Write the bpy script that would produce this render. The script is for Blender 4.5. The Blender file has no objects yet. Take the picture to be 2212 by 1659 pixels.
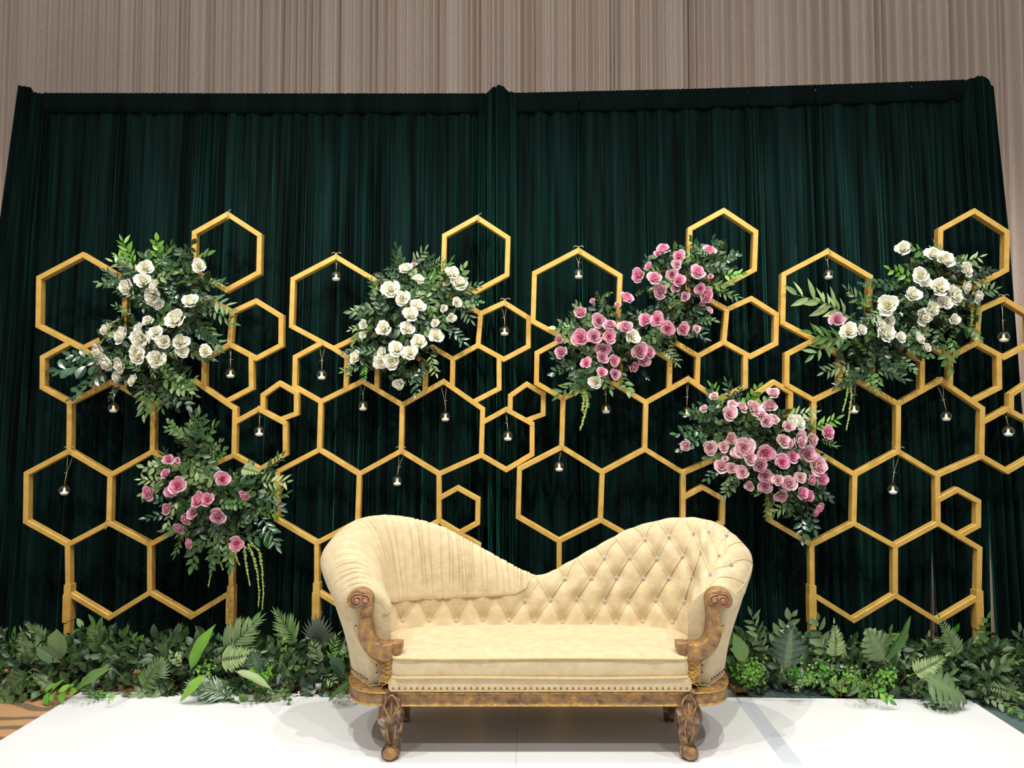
import bpy, bmesh, math, random
import numpy as np
from mathutils import Vector, Matrix
from mathutils.bvhtree import BVHTree
R = random.Random(7)
sc = bpy.context.scene
col = sc.collection

# ------------------------------------------------------------------ camera, world, lights, exposure
F, CX, CY, H = 1700.0, 1106.0, 829.5, 1.545          # focal length in pixels of the 2212x1659 frame, eye height
PITCH, YAW = math.atan(75.5 / F), math.atan(44 / F)
c_f = Vector((-math.sin(YAW) * math.cos(PITCH), math.cos(YAW) * math.cos(PITCH), math.sin(PITCH)))
c_r = Vector((math.cos(YAW), math.sin(YAW), 0))
c_u = c_r.cross(c_f)
EYE = Vector((0, 0, H))
cd = bpy.data.cameras.new('camera'); cam = bpy.data.objects.new('camera', cd); col.objects.link(cam)
m = Matrix((c_r, c_u, -c_f)).transposed().to_4x4(); m.translation = EYE
cam.matrix_world = m
cd.sensor_fit = 'HORIZONTAL'; cd.sensor_width = 36; cd.lens = F / 2212 * 36
cd.clip_start = .05; cd.clip_end = 100
sc.camera = cam
w = bpy.data.worlds.new('world'); sc.world = w; w.use_nodes = True
w.node_tree.nodes['Background'].inputs[0].default_value = (.95, .93, .95, 1)
w.node_tree.nodes['Background'].inputs[1].default_value = .30
sc.view_settings.view_transform = 'Standard'; sc.view_settings.look = 'None'
sc.view_settings.gamma = 1; sc.view_settings.use_curve_mapping = False
sc.view_settings.exposure = 0.0


SPOT = .68


def spot(x, y, z, e, tx, ty, tz=0.0, ang=100, blend=.7, colr=(1, .97, .93)):
    l = bpy.data.lights.new('ceiling_or_fill_spot', 'SPOT'); l.energy = e * SPOT; l.color = colr
    l.spot_size = math.radians(ang); l.spot_blend = blend; l.shadow_soft_size = .022
    o = bpy.data.objects.new('ceiling_or_fill_spot', l); col.objects.link(o); o.location = (x, y, z)
    o.rotation_euler = Vector((tx - x, ty - y, tz - z)).to_track_quat('-Z', 'Y').to_euler()


# recessed ceiling downlights of the ballroom, in rows above and in front of the stage
for x in (-2.6, -.9, .9, 2.6):
    spot(x, 2.0, 4.7, 380, x * .95, 4.15, .7)
for x in (-1.7, .1, 1.8):
    spot(x, 3.75, 4.7, 260, x, 3.9, ang=95)
for x in (-1.8, 1.8):
    spot(x, .2, 4.7, 230, x * .7, 4.2, 1.3)
# fill spots added to brighten the drapes: faint high row, cool pair at sides
for x in (-3.0, 0, 3.0):
    spot(x, 3.2, 5.5, 32, x, 5.75, 4.3, 85, 1)
for sg in (-1, 1):
    spot(sg * 4.6, 3.6, 4.9, 230 if sg > 0 else 150, sg * 3.9, 5.75, 1.3, 50, 1, (.93, .93, 1))


# ------------------------------------------------------------------ helpers
def ray(px, py):
    return c_f + c_r * ((px - CX) / F) - c_u * ((py - CY) / F)


def at(px, py, y):
    d = ray(px, py); return EYE + d * (y / d.y)


def at_floor(px, py, z=0.0):
    d = ray(px, py); return EYE + d * ((z - H) / d.z)


Rm = np.array([c_r, c_u, c_f])


def proj(P):
    d = (np.asarray(P, float) - np.array(EYE)) @ Rm.T
    return np.stack([CX + F * d[..., 0] / d[..., 2], CY - F * d[..., 1] / d[..., 2]], -1)


def mesh(name, v, f, mt=None, smooth=False, attr=None):
    me = bpy.data.meshes.new(name)
    me.from_pydata([tuple(map(float, p)) for p in v], [], [tuple(map(int, q)) for q in f])
    if mt: me.materials.append(mt)
    if smooth: me.polygons.foreach_set('use_smooth', [True] * len(me.polygons))
    if attr is not None:
        a = me.attributes.new('tone', 'FLOAT', 'POINT'); a.data.foreach_set('value', np.asarray(attr, np.float32))
    me.update(); return me


def link(name, me, parent=None, mat=None):
    o = bpy.data.objects.new(name, me); col.objects.link(o)
    if parent is not None: o.parent = parent
    if mat is not None: o.matrix_local = mat
    return o


def tag(o, label, cat, group=None, kind=None):
    if label: o['label'] = label
    if cat: o['category'] = cat
    if group: o['group'] = group
    if kind: o['kind'] = kind
    return o


def empty(name, loc=(0, 0, 0), parent=None):
    o = bpy.data.objects.new(name, None); col.objects.link(o); o.location = loc; o.empty_display_size = .05
    if parent is not None: o.parent = parent
    return o


class MB:
    """collects vertices and faces of one mesh"""
    def __init__(s): s.v = []; s.f = []; s.a = []

    def add(s, v, f, a=None):
        n = len(s.v); s.v += [tuple(p) for p in v]; s.f += [tuple(i + n for i in q) for q in f]
        s.a += list(a) if a is not None else [0.] * len(v)

    def box(s, a, b):
        (x0, y0, z0), (x1, y1, z1) = a, b
        s.add([(x0, y0, z0), (x1, y0, z0), (x1, y1, z0), (x0, y1, z0), (x0, y0, z1), (x1, y0, z1), (x1, y1, z1), (x0, y1, z1)],
              [(3, 2, 1, 0), (4, 5, 6, 7), (0, 1, 5, 4), (1, 2, 6, 5), (2, 3, 7, 6), (3, 0, 4, 7)])

    def tube(s, pts, r, n=6, closed=False, cap=True):
        pts = [Vector(p) for p in pts]; N = len(pts); rr = r if hasattr(r, '__len__') else [r] * N
        v = []; f = []; ref = None
        for i, p in enumerate(pts):
            t = (pts[(i + 1) % N] - pts[i - 1]) if closed else (pts[min(i + 1, N - 1)] - pts[max(i - 1, 0)])
            t = t.normalized() if t.length > 1e-9 else Vector((0, 0, 1))
            if ref is None: ref = Vector((0, 0, 1)) if abs(t.z) < .9 else Vector((1, 0, 0))
            a = (ref - t * ref.dot(t)).normalized(); b = t.cross(a); ref = a
            for k in range(n):
                q = 2 * math.pi * k / n; v.append(p + (a * math.cos(q) + b * math.sin(q)) * rr[i])
        for i in range(N if closed else N - 1):
            j = (i + 1) % N
            for k in range(n):
                f.append((i * n + k, i * n + (k + 1) % n, j * n + (k + 1) % n, j * n + k))
        if cap and not closed:
            f.append(tuple(range(n - 1, -1, -1))); f.append(tuple((N - 1) * n + k for k in range(n)))
        s.add(v, f)

    def ball(s, c, r, nu=10, nv=6, sq=(1, 1, 1)):
        v = [(c[0], c[1], c[2] + r * sq[2])]; f = []
        for i in range(1, nv):
            p = math.pi * i / nv
            for k in range(nu):
                q = 2 * math.pi * k / nu
                v.append((c[0] + r * sq[0] * math.sin(p) * math.cos(q), c[1] + r * sq[1] * math.sin(p) * math.sin(q), c[2] + r * sq[2] * math.cos(p)))
        v.append((c[0], c[1], c[2] - r * sq[2])); L = len(v) - 1
        for k in range(nu):
            f.append((0, 1 + k, 1 + (k + 1) % nu)); f.append((L, L - nu + (k + 1) % nu, L - nu + k))
        for i in range(nv - 2):
            for k in range(nu):
                a = 1 + i * nu; b = a + nu
                f.append((a + k, b + k, b + (k + 1) % nu, a + (k + 1) % nu))
        s.add(v, f)

    def lathe(s, prof, n=16, c=(0, 0, 0)):
        v = []; f = []
        for (r, z) in prof:
            for k in range(n):
                q = 2 * math.pi * k / n; v.append((c[0] + r * math.cos(q), c[1] + r * math.sin(q), c[2] + z))
        for i in range(len(prof) - 1):
            for k in range(n):
                f.append((i * n + k, i * n + (k + 1) % n, (i + 1) * n + (k + 1) % n, (i + 1) * n + k))
        s.add(v, f)

    def mesh(s, name, mt=None, smooth=False, attr=False):
        return mesh(name, s.v, s.f, mt, smooth, s.a if attr else None)


def gridfaces(nu, nv, closed_u=False):
    f = []
    for i in range(nu if closed_u else nu - 1):
        j = (i + 1) % nu
        for k in range(nv - 1):
            f.append((i * nv + k, j * nv + k, j * nv + k + 1, i * nv + k + 1))
    return f


def frame(d, n):
    """3x3 with Y along d, Z near n"""
    y = Vector(d).normalized(); z = Vector(n); z = z - y * z.dot(y)
    if z.length < 1e-5: z = y.orthogonal()
    z.normalize(); x = y.cross(z)
    return Matrix((x, y, z)).transposed()


def mat4(p, rot, s=1.0):
    q = rot.to_4x4() @ Matrix.Scale(s, 4); q.translation = Vector(p); return q


# ------------------------------------------------------------------ materials
def srgb(r, g, b):
    def c(x):
        x /= 255; return x / 12.92 if x <= .04045 else ((x + .055) / 1.055) ** 2.4
    return (c(r), c(g), c(b), 1)


def newmat(name):
    mt = bpy.data.materials.new(name); mt.use_nodes = True
    return mt, mt.node_tree.nodes, mt.node_tree.links, mt.node_tree.nodes['Principled BSDF']


def setp(b, **k):
    for a, v in k.items(): b.inputs[a.replace('_', ' ')].default_value = v


def ramp(N, stops):
    r = N.new('ShaderNodeValToRGB'); e = r.color_ramp.elements
    while len(e) < len(stops): e.new(.5)
    for i, (p, c) in enumerate(stops): e[i].position = p; e[i].color = c
    return r


def noisy(name, c1, c2, scale=8, rough=.6, stretch=(1, 1, 1), bump=0., bscale=None, detail=4, metallic=0., lo=.35, hi=.65, **kw):
    mt, N, L, b = newmat(name)
    tc = N.new('ShaderNodeTexCoord'); mp = N.new('ShaderNodeMapping'); mp.inputs['Scale'].default_value = stretch
    L.new(tc.outputs['Object'], mp.inputs['Vector'])
    n = N.new('ShaderNodeTexNoise'); n.inputs['Scale'].default_value = scale; n.inputs['Detail'].default_value = detail
    L.new(mp.outputs[0], n.inputs['Vector'])
    r = ramp(N, [(lo, c1), (hi, c2)]); L.new(n.outputs['Fac'], r.inputs[0]); L.new(r.outputs[0], b.inputs['Base Color'])
    setp(b, Roughness=rough, Metallic=metallic)
    if bump:
        n2 = N.new('ShaderNodeTexNoise'); n2.inputs['Scale'].default_value = bscale or scale * 6; n2.inputs['Detail'].default_value = 5
        L.new(mp.outputs[0], n2.inputs['Vector'])
        bp = N.new('ShaderNodeBump'); bp.inputs['Strength'].default_value = bump; bp.inputs['Distance'].default_value = .01
        L.new(n2.outputs['Fac'], bp.inputs['Height']); L.new(bp.outputs[0], b.inputs['Normal'])
    for k, v in kw.items(): b.inputs[k.replace('_', ' ')].default_value = v
    return mt


def leafmat(name, c1, c2, rough=.4, spec=.5):
    """leaf colour varies leaf by leaf, midrib slightly paler"""
    mt, N, L, b = newmat(name)
    oi = N.new('ShaderNodeObjectInfo'); r = ramp(N, [(0, c1), (1, c2)]); L.new(oi.outputs['Random'], r.inputs[0])
    at_ = N.new('ShaderNodeAttribute'); at_.attribute_name = 'tone'
    mx = N.new('ShaderNodeMix'); mx.data_type = 'RGBA'
    L.new(at_.outputs['Fac'], mx.inputs[0]); L.new(r.outputs[0], mx.inputs[6])
    mx.inputs[7].default_value = tuple(min(1, .45 * x + y) for x, y in zip(c2, (.12, .17, .07, 1)))
    L.new(mx.outputs[2], b.inputs['Base Color']); setp(b, Roughness=rough); b.inputs['Specular IOR Level'].default_value = spec
    return mt


M = {}
M['taupe'] = noisy('taupe_cloth', srgb(222, 205, 190), srgb(232, 216, 202), 60, .9, (1, 1, 1), .25, 900)
M['velvet'] = noisy('green_velvet', (.0008, .0045, .0038, 1), (.0044, .023, .0195, 1), 17, .8, (1, 1, .05), .15, 500, 5, lo=.38, hi=.72, Sheen_Weight=.6, Sheen_Roughness=.24, Sheen_Tint=srgb(60, 160, 135), Specular_IOR_Level=.08)
M['velvet2'] = noisy('green_velvet_header', (.0008, .004, .0034, 1), (.0018, .009, .0075, 1), 9, .8, (1, 1, .12), .15, 500, Sheen_Weight=.12, Sheen_Roughness=.35, Sheen_Tint=srgb(60, 130, 110), Specular_IOR_Level=.08)
M['gold'] = noisy('gold_paint', srgb(204, 160, 74), srgb(219, 178, 92), 14, .4, (1, 1, 1), .12, 60, metallic=.15)
M['sofa'] = noisy('cream_velvet', srgb(187, 166, 127), srgb(208, 191, 154), 24, .8, (1, 1, 1), .22, 80, 10, lo=.22, hi=.78, Sheen_Weight=.2, Sheen_Tint=srgb(255, 244, 220))
M['cord'] = noisy('cream_cord', srgb(204, 178, 128), srgb(214, 190, 142), 30, .8)
def worn(name, stops, scale, rough, bump):
    mt = noisy(name, stops[0][1], stops[-1][1], scale, rough, (1, 1, 1), bump, 90, 10)
    r = [n for n in mt.node_tree.nodes if n.type == 'VALTORGB'][0]; e = r.color_ramp.elements
    while len(e) < len(stops): e.new(.5)
    for i, (p, c) in enumerate(stops): e[i].position = p; e[i].color = c
    return mt


M['wood'] = worn('worn_gilt_wood', [(.30, srgb(94, 66, 42)), (.45, srgb(140, 104, 68)), (.56, srgb(154, 116, 68)), (.635, srgb(168, 126, 64)), (.66, srgb(206, 164, 66)), (.69, srgb(140, 100, 58))], 30, .42, .6)
M['wood_dark'] = worn('dark_carved_wood', [(.32, srgb(52, 34, 22)), (.47, srgb(96, 68, 44)), (.57, srgb(128, 96, 62)), (.66, srgb(164, 146, 124))], 34, .5, .6)
M['gilt'] = noisy('gilt', srgb(150, 112, 40), srgb(222, 178, 62), 40, .4, (1, 1, 1), .3, 120, 6, metallic=.35, lo=.3, hi=.6)
M['scroll'] = noisy('polished_brown_wood', srgb(132, 92, 66), srgb(176, 128, 92), 20, .35, (1, 1, 1), .2, 70)
M['brass'] = noisy('antique_brass', srgb(96, 74, 48), srgb(130, 104, 66), 50, .35, metallic=.8)
M['crystal'] = noisy('crystal', (.75, .78, .82, 1), (.95, .95, .95, 1), 90, .06, metallic=.75)
M['white_floor'] = noisy('white_vinyl', srgb(238, 239, 237), srgb(244, 245, 243), 2, .32, (1, 1, 1), .03, 9)
M['tape_white'] = noisy('white_tape', srgb(250, 251, 251), srgb(255, 255, 255), 8, .3)
M['tape_clear'] = noisy('clear_tape', srgb(206, 212, 219), srgb(226, 230, 234), 4, .14, (1, .4, 1))
M['twine'] = noisy('jute_twine', srgb(176, 156, 124), srgb(206, 190, 160), 200, .9)
M['wax'] = noisy('white_wax', srgb(244, 244, 244), srgb(255, 255, 255), 30, .4)
M['stem'] = noisy('green_stem', srgb(86, 104, 50), srgb(126, 140, 76), 20, .6)
M['stem_brown'] = noisy('brown_stem', srgb(92, 80, 50), srgb(126, 112, 74), 20, .6)
M['amaranth'] = noisy('amaranthus_green', srgb(120, 138, 60), srgb(178, 190, 108), 120, .8, lo=.3, hi=.7)
M['sack'] = noisy('white_sack', srgb(214, 210, 204), srgb(232, 230, 226), 8, .8, (1, 1, 1), .4, 14)
M['foot'] = noisy('bronze_steel', srgb(120, 86, 40), srgb(160, 120, 60), 20, .4, metallic=.4)
M['hollow'] = noisy('hollow_shade', (.004, .003, .002, 1), (.01, .008, .006, 1), 10, .9)  # near-black colour standing in for the shade inside the tube feet
mt, N, L, b = newmat('led_flame'); setp(b, Base_Color=srgb(255, 226, 140)); b.inputs['Emission Color'].default_value = srgb(255, 205, 95); b.inputs['Emission Strength'].default_value = 1.1; M['flame'] = mt
# thin clear glass: reflects by fresnel, else lets the light through
mt, N, L, b = newmat('thin_glass'); out = N['Material Output']
lw_ = N.new('ShaderNodeLayerWeight'); lw_.inputs[0].default_value = .5; pw = N.new('ShaderNodeMath'); pw.operation = 'POWER'; pw.inputs[1].default_value = 1.7; L.new(lw_.outputs['Facing'], pw.inputs[0]); fr = N.new('ShaderNodeMath'); fr.operation = 'MULTIPLY_ADD'; fr.inputs[1].default_value = .95; fr.inputs[2].default_value = .05; L.new(pw.outputs[0], fr.inputs[0])
tr = N.new('ShaderNodeBsdfTransparent'); tr.inputs[0].default_value = (.97, .975, .97, 1); gl = N.new('ShaderNodeBsdfGlossy'); gl.inputs['Roughness'].default_value = .12
mx = N.new('ShaderNodeMixShader'); L.new(fr.outputs[0], mx.inputs[0]); L.new(tr.outputs[0], mx.inputs[1]); L.new(gl.outputs[0], mx.inputs[2]); L.new(mx.outputs[0], out.inputs[0]); M['glass'] = mt
M['leaf'] = leafmat('leaf_green', srgb(50, 88, 38), srgb(112, 152, 76))
M['leaf_dark'] = leafmat('leaf_dark', srgb(24, 56, 36), srgb(58, 100, 62), .24, .7)
M['leaf_pale'] = leafmat('leaf_pale', srgb(126, 154, 92), srgb(180, 198, 138), .45)
M['leaf_bright'] = leafmat('leaf_bright', srgb(70, 140, 36), srgb(140, 190, 72), .35)
M['leaf_sage'] = leafmat('leaf_sage', srgb(84, 112, 70), srgb(136, 160, 110), .42)
M['leaf_black'] = leafmat('leaf_black', srgb(34, 37, 40), srgb(62, 66, 70), .4)
M['leaf_fill'] = noisy('leaf_inner', srgb(14, 32, 16), srgb(66, 98, 46), 15, .42, lo=.34, hi=.7)  # inner leaves darkened: shade of the gaps between sprays put into the colour


mt, N, L, b = newmat('leaf_mixed')                     # colour differs from sprig to sprig
a_ = N.new('ShaderNodeAttribute'); a_.attribute_name = 'tone'
r_ = ramp(N, [(0, srgb(18, 42, 26)), (.45, srgb(44, 78, 38)), (.8, srgb(82, 116, 58)), (1, srgb(132, 160, 98))]); L.new(a_.outputs['Fac'], r_.inputs[0]); L.new(r_.outputs[0], b.inputs['Base Color']); setp(b, Roughness=.36); M['leaf_fill2'] = mt


def rosemat(name, centre, mid, edge):
    mt, N, L, b = newmat(name)
    a = N.new('ShaderNodeAttribute'); a.attribute_name = 'tone'
    r = ramp(N, [(0, centre), (.30, mid), (.85, edge)]); L.new(a.outputs['Fac'], r.inputs[0])
    n = N.new('ShaderNodeTexNoise'); n.inputs['Scale'].default_value = 55
    h = N.new('ShaderNodeHueSaturation'); mr = N.new('ShaderNodeMapRange'); mr.inputs[3].default_value = .93; mr.inputs[4].default_value = 1.08
    L.new(n.outputs['Fac'], mr.inputs[0]); L.new(mr.outputs[0], h.inputs['Value']); L.new(r.outputs[0], h.inputs['Color'])
    L.new(h.outputs[0], b.inputs['Base Color']); setp(b, Roughness=.65); b.inputs['Sheen Weight'].default_value = .1
    return mt


def translucent(mt, f):
    N, L = mt.node_tree.nodes, mt.node_tree.links; b = N['Principled BSDF']; t = N.new('ShaderNodeBsdfTranslucent'); m_ = N.new('ShaderNodeMixShader'); m_.inputs[0].default_value = f
    L.new(b.inputs['Base Color'].links[0].from_socket, t.inputs[0]); L.new(b.outputs[0], m_.inputs[1]); L.new(t.outputs[0], m_.inputs[2]); L.new(m_.outputs[0], N['Material Output'].inputs[0])


M['r_white'] = rosemat('ivory_petals', srgb(238, 231, 184), srgb(249, 246, 226), srgb(255, 254, 248))
M['r_pink'] = rosemat('pink_petals', srgb(216, 84, 134), srgb(236, 152, 184), srgb(247, 204, 218))
M['r_mauve'] = rosemat('mauve_petals', srgb(164, 84, 116), srgb(218, 154, 176), srgb(241, 200, 212))
M['r_dusty'] = rosemat('dusty_pink_petals', srgb(216, 148, 162), srgb(238, 192, 200), srgb(248, 222, 224))
M['r_bright'] = rosemat('bright_pink_petals', srgb(226, 92, 148), srgb(242, 152, 192), srgb(250, 204, 224))

for kk in ('white', 'pink', 'mauve', 'dusty', 'bright'): translucent(M['r_' + kk], .2 if kk == 'white' else .3)
for kk in ('leaf', 'leaf_pale', 'leaf_bright', 'leaf_sage'): translucent(M[kk], .18)

# carpet: tan with dark wavy stripes on the left, teal with beige shards on the right
mt, N, L, b = newmat('ballroom_carpet'); M['carpet'] = mt
tc = N.new('ShaderNodeTexCoord'); sx = N.new('ShaderNodeSeparateXYZ'); L.new(tc.outputs['Object'], sx.inputs[0])
wv = N.new('ShaderNodeTexWave'); wv.bands_direction = 'Y'; wv.inputs['Scale'].default_value = 2.3; wv.inputs['Distortion'].default_value = 9; wv.inputs['Detail'].default_value = 2; wv.inputs['Detail Scale'].default_value = .55
L.new(tc.outputs['Object'], wv.inputs['Vector'])
r1 = ramp(N, [(.22, srgb(122, 100, 74)), (.36, srgb(190, 146, 102))]); L.new(wv.outputs['Fac'], r1.inputs[0])
mp = N.new('ShaderNodeMapping'); mp.inputs['Rotation'].default_value = (0, 0, .9); mp.inputs['Scale'].default_value = (3.2, .8, 1); L.new(tc.outputs['Object'], mp.inputs[0])
vo = N.new('ShaderNodeTexVoronoi'); vo.inputs['Scale'].default_value = 3.0; L.new(mp.outputs[0], vo.inputs['Vector'])
sv = N.new('ShaderNodeSeparateColor'); L.new(vo.outputs['Color'], sv.inputs[0])
r2 = ramp(N, [(0, srgb(84, 118, 112)), (.34, srgb(66, 98, 104)), (.5, srgb(206, 188, 152)), (.72, srgb(74, 96, 90)), (.88, srgb(52, 84, 100))]); r2.color_ramp.interpolation = 'CONSTANT'; L.new(sv.outputs[0], r2.inputs[0])
sh = N.new('ShaderNodeMath'); sh.operation = 'GREATER_THAN'; sh.inputs[1].default_value = 0.6; L.new(sx.outputs[0], sh.inputs[0])
# brown border again towards the back wall
bx_ = N.new('ShaderNodeMath'); bx_.operation = 'LESS_THAN'; bx_.inputs[1].default_value = 2.53; L.new(sx.outputs[0], bx_.inputs[0])
mb_ = N.new('ShaderNodeMix'); mb_.data_type = 'RGBA'; L.new(bx_.outputs[0], mb_.inputs[0]); L.new(r2.outputs[0], mb_.inputs[6]); mb_.inputs[7].default_value = srgb(84, 108, 102)
gy = N.new('ShaderNodeMath'); gy.operation = 'LESS_THAN'; gy.inputs[1].default_value = 5.0; L.new(sx.outputs[1], gy.inputs[0])
ml = N.new('ShaderNodeMath'); ml.operation = 'MULTIPLY'; L.new(sh.outputs[0], ml.inputs[0]); L.new(gy.outputs[0], ml.inputs[1])
mc = N.new('ShaderNodeMix'); mc.data_type = 'RGBA'; L.new(ml.outputs[0], mc.inputs[0]); L.new(r1.outputs[0], mc.inputs[6]); L.new(mb_.outputs[2], mc.inputs[7])
nz = N.new('ShaderNodeTexNoise'); nz.inputs['Scale'].default_value = 160; mm = N.new('ShaderNodeMix'); mm.data_type = 'RGBA'; mm.blend_type = 'MULTIPLY'; mm.inputs[0].default_value = .45
L.new(tc.outputs['Object'], nz.inputs['Vector']); L.new(mc.outputs[2], mm.inputs[6]); L.new(nz.outputs['Fac'], mm.inputs[7])
gain = N.new('ShaderNodeMix'); gain.data_type = 'RGBA'; gain.blend_type = 'MULTIPLY'; gain.inputs[0].default_value = 1; L.new(mm.outputs[2], gain.inputs[6]); gain.inputs[7].default_value = (1.25, 1.25, 1.25, 1)
bp = N.new('ShaderNodeBump'); bp.inputs['Strength'].default_value = .5; L.new(nz.outputs['Fac'], bp.inputs['Height']); L.new(bp.outputs[0], b.inputs['Normal'])
L.new(gain.outputs[2], b.inputs['Base Color']); setp(b, Roughness=.95)

# ------------------------------------------------------------------ floor, stage, drapes
fl = MB(); fl.box((-7, -3, -.1), (7, 7, 0)); o = link('floor', fl.mesh('floor', M['carpet'])); o['kind'] = 'structure'
tag(o, 'patterned ballroom carpet, tan with dark waves and teal with beige shards', None)

PX0, PW = -2.52, 1.2225
stage = tag(empty('stage_platform', (0, 3, 0)), 'low glossy white stage floor of butted panels under the sofa', 'stage')
for i in range(4):
    for j in range(4):
        q = MB(); g = .0006; x0, y1 = PX0 + i * PW, 4.40 - j * PW
        q.box((x0 + g, y1 - PW + g - 3, .0005), (x0 + PW - g, y1 - g - 3, .025)); link('floor_panel', q.mesh('floor_panel', M['white_floor']), stage)
for nm, xc, wd, mt, lab in (('tape', -1.297, .045, 'tape_white', 'white tape over the left seam'), ('tape', 1.147, .085, 'tape_clear', 'shiny clear tape over the right seam')):
    q = MB(); q.box((xc - wd / 2, -2.5, .0252), (xc + wd / 2, 1.385, .0262))
    if mt == 'tape_clear': q.box((xc - .004, -2.5, .0262), (xc + .006, 1.385, .0268))
    o = link(nm, q.mesh('tape', M[mt]), stage); o['label'] = lab


def drape_sheet(xt, xb, zt, zb, y, fold, nc, nr, amp, top_amp=.35, mt=None, name='drape_panel', parent=None, lean=0., gap=None, vgap=.7):
    """cloth sheet from the curve x=xt(s), z=zt(s) down to xb(s), zb; fold(s, v) gives its depth"""
    s = np.linspace(0, 1, nc); V = np.linspace(0, 1, nr)
    P = np.zeros((nc, nr, 3))
    for k, v in enumerate(V):
        P[:, k, 0] = xt(s) * (1 - v) + xb(s) * v + (gap(s) * max(0, v - vgap) / (1 - vgap) if gap else 0)
        P[:, k, 2] = zt(s) * (1 - v) + zb * v
        P[:, k, 1] = y + lean * v + fold(s, v) * amp * (top_amp + (1 - top_amp) * min(1, v * 4))
    return link(name, mesh(name, P.reshape(-1, 3), gridfaces(nc, nr), mt, True), parent)


def pleats(width, pmin, pmax, rng, sharp=.35):
    """phase function with irregular periods"""
    e = [0.]
    while e[-1] < width: e.append(e[-1] + rng.uniform(pmin, pmax) * (rng.choice((.6, 1, 1, 1.5))))
    e = np.array(e); am = np.array([rng.uniform(.55, 1.15) for _ in e]); sk = rng.uniform(0, 6)

    def fn(s, v):
        x = s * width
        x = x + .012 * np.sin(x * 2.1 + sk + v * 1.6) * v
        i = np.clip(np.searchsorted(e, x) - 1, 0, len(e) - 2); t = (x - e[i]) / (e[i + 1] - e[i]); t = np.clip(t, 0, 1)
        return am[i] * (-np.cos(2 * np.pi * t) + sharp * np.sin(4 * np.pi * t))
    return fn


# taupe ballroom drape behind everything, in three joined widths
wb = MB(); wb.box((-7, 6.3, 0), (7, 6.4, 6.5)); o = link('wall_back', wb.mesh('wall_back', M['taupe'])); o['kind'] = 'structure'
tp = tag(empty('taupe_drape', (0, 5.75, 0)), 'tall taupe pleated drape covering the whole wall behind the green backdrop', 'curtain')
rg = random.Random(3)
for x0, x1, dy in ((-5.2, -1.98, 0), (-1.99, 1.18, .03), (1.16, 5.2, 0)):
    wd = x1 - x0
    drape_sheet(lambda s: x0 + wd * s, lambda s: x0 + wd * s, lambda s: 0 * s + 5.6, .02, dy, pleats(wd, .045, .075, rg), int(wd * 220), 9, .036, 1, M['taupe'], parent=tp)

# green velvet backdrop
GY = 5.12
vel = tag(empty('velvet_backdrop', (0, GY, 0)), 'dark green velvet backdrop hung across the back of the stage', 'curtain')
top_px = np.array([(46, 188), (66, 190), (72, 203), (100, 205), (600, 206), (1045, 206), (1062, 200), (1070, 188), (1084, 188), (1094, 200), (1105, 205), (1500, 196), (1900, 183), (2090, 176), (2112, 168), (2128, 166), (2146, 205)], float)
tops = [at(x, y, GY) for x, y in top_px]; TX = np.array([p.x for p in tops]); TZ = np.array([p.z for p in tops])
gx = lambda px: at(px, 200, GY).x
bounds = [46, 100, 268, 456, 642, 812, 1045, 1107, 1250, 1396, 1612, 1757, 1962, 2080, 2142]
rg = random.Random(11)
for i in range(len(bounds) - 1):
    a, bnd = gx(bounds[i]), gx(bounds[i + 1]); wd = bnd - a
    fa, fb = (a + .1) * 1.045 - .1, (bnd + .1) * 1.045 - .1
    if i == 0: fa -= .13
    gR = .085 if bounds[i + 1] == 1962 else (.06 if bounds[i + 1] == 2080 else 0)
    bunch = bounds[i] in (46, 1045, 2080); ov = .03 if bunch else .014
    big = pleats(wd, .09, .2, rg, .2); mid = pleats(wd, .035, .075, rg, .4); fine = pleats(wd, .014, .028, rg, .3)

    def fold(s, v, big=big, mid=mid, fine=fine, bunch=bunch):
        edge = np.minimum(1, np.minimum(s, 1 - s) * wd / .12)
        if bunch: return .9 * mid(s, v) + .45 * fine(s, v)
        return big(s, v) * .75 * edge + mid(s, v) * (.25 + .45 * (1 - edge)) + fine(s, v) * (.1 + .22 * (1 - edge)) * (1 - .5 * v)
    def xbot(s, fa=fa, fb=fb, ov=ov): return fa - ov + (fb - fa + 2 * ov) * s
    drape_sheet(lambda s: a - ov * (i > 0) + (wd + ov * (i > 0) + ov * (i < len(bounds) - 2)) * s, xbot, lambda s: np.interp(a + wd * s, TX, TZ) - (.0 if bunch else .03), .015, -.02 if bunch else 0, fold, max(30, int(wd * 430)), 24, .052, .3, M['velvet'], parent=vel, gap=(lambda s: -gR * s) if gR else None, vgap=.72 if bounds[i + 1] == 1962 else .66)
    if not bunch:
        n = max(12, int(wd * 120)); s = np.linspace(0, 1, n); xs = a + wd * s; zt = np.interp(xs, TX, TZ)
        hp = fine(s, 0) * .006; sag = .006 * np.sin(s * math.pi) + .004 * np.sin(s * 23)
        P = np.zeros((n, 8, 3))
        for k, (dz, dy) in enumerate([(-.005, .02), (.008, .0), (.002, -.028), (-.03, -.04), (-.07, -.036), (-.115, -.03), (-.122, -.018), (-.12, .0)]):
            P[:, k, 0] = xs; P[:, k, 1] = dy + hp * (1 if dy < 0 else .3); P[:, k, 2] = zt + dz - (sag if k > 3 else 0)
        link('rod_pocket', mesh('rod_pocket', P.reshape(-1, 3), gridfaces(n, 8), M['velvet2'], True), vel)

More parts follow.
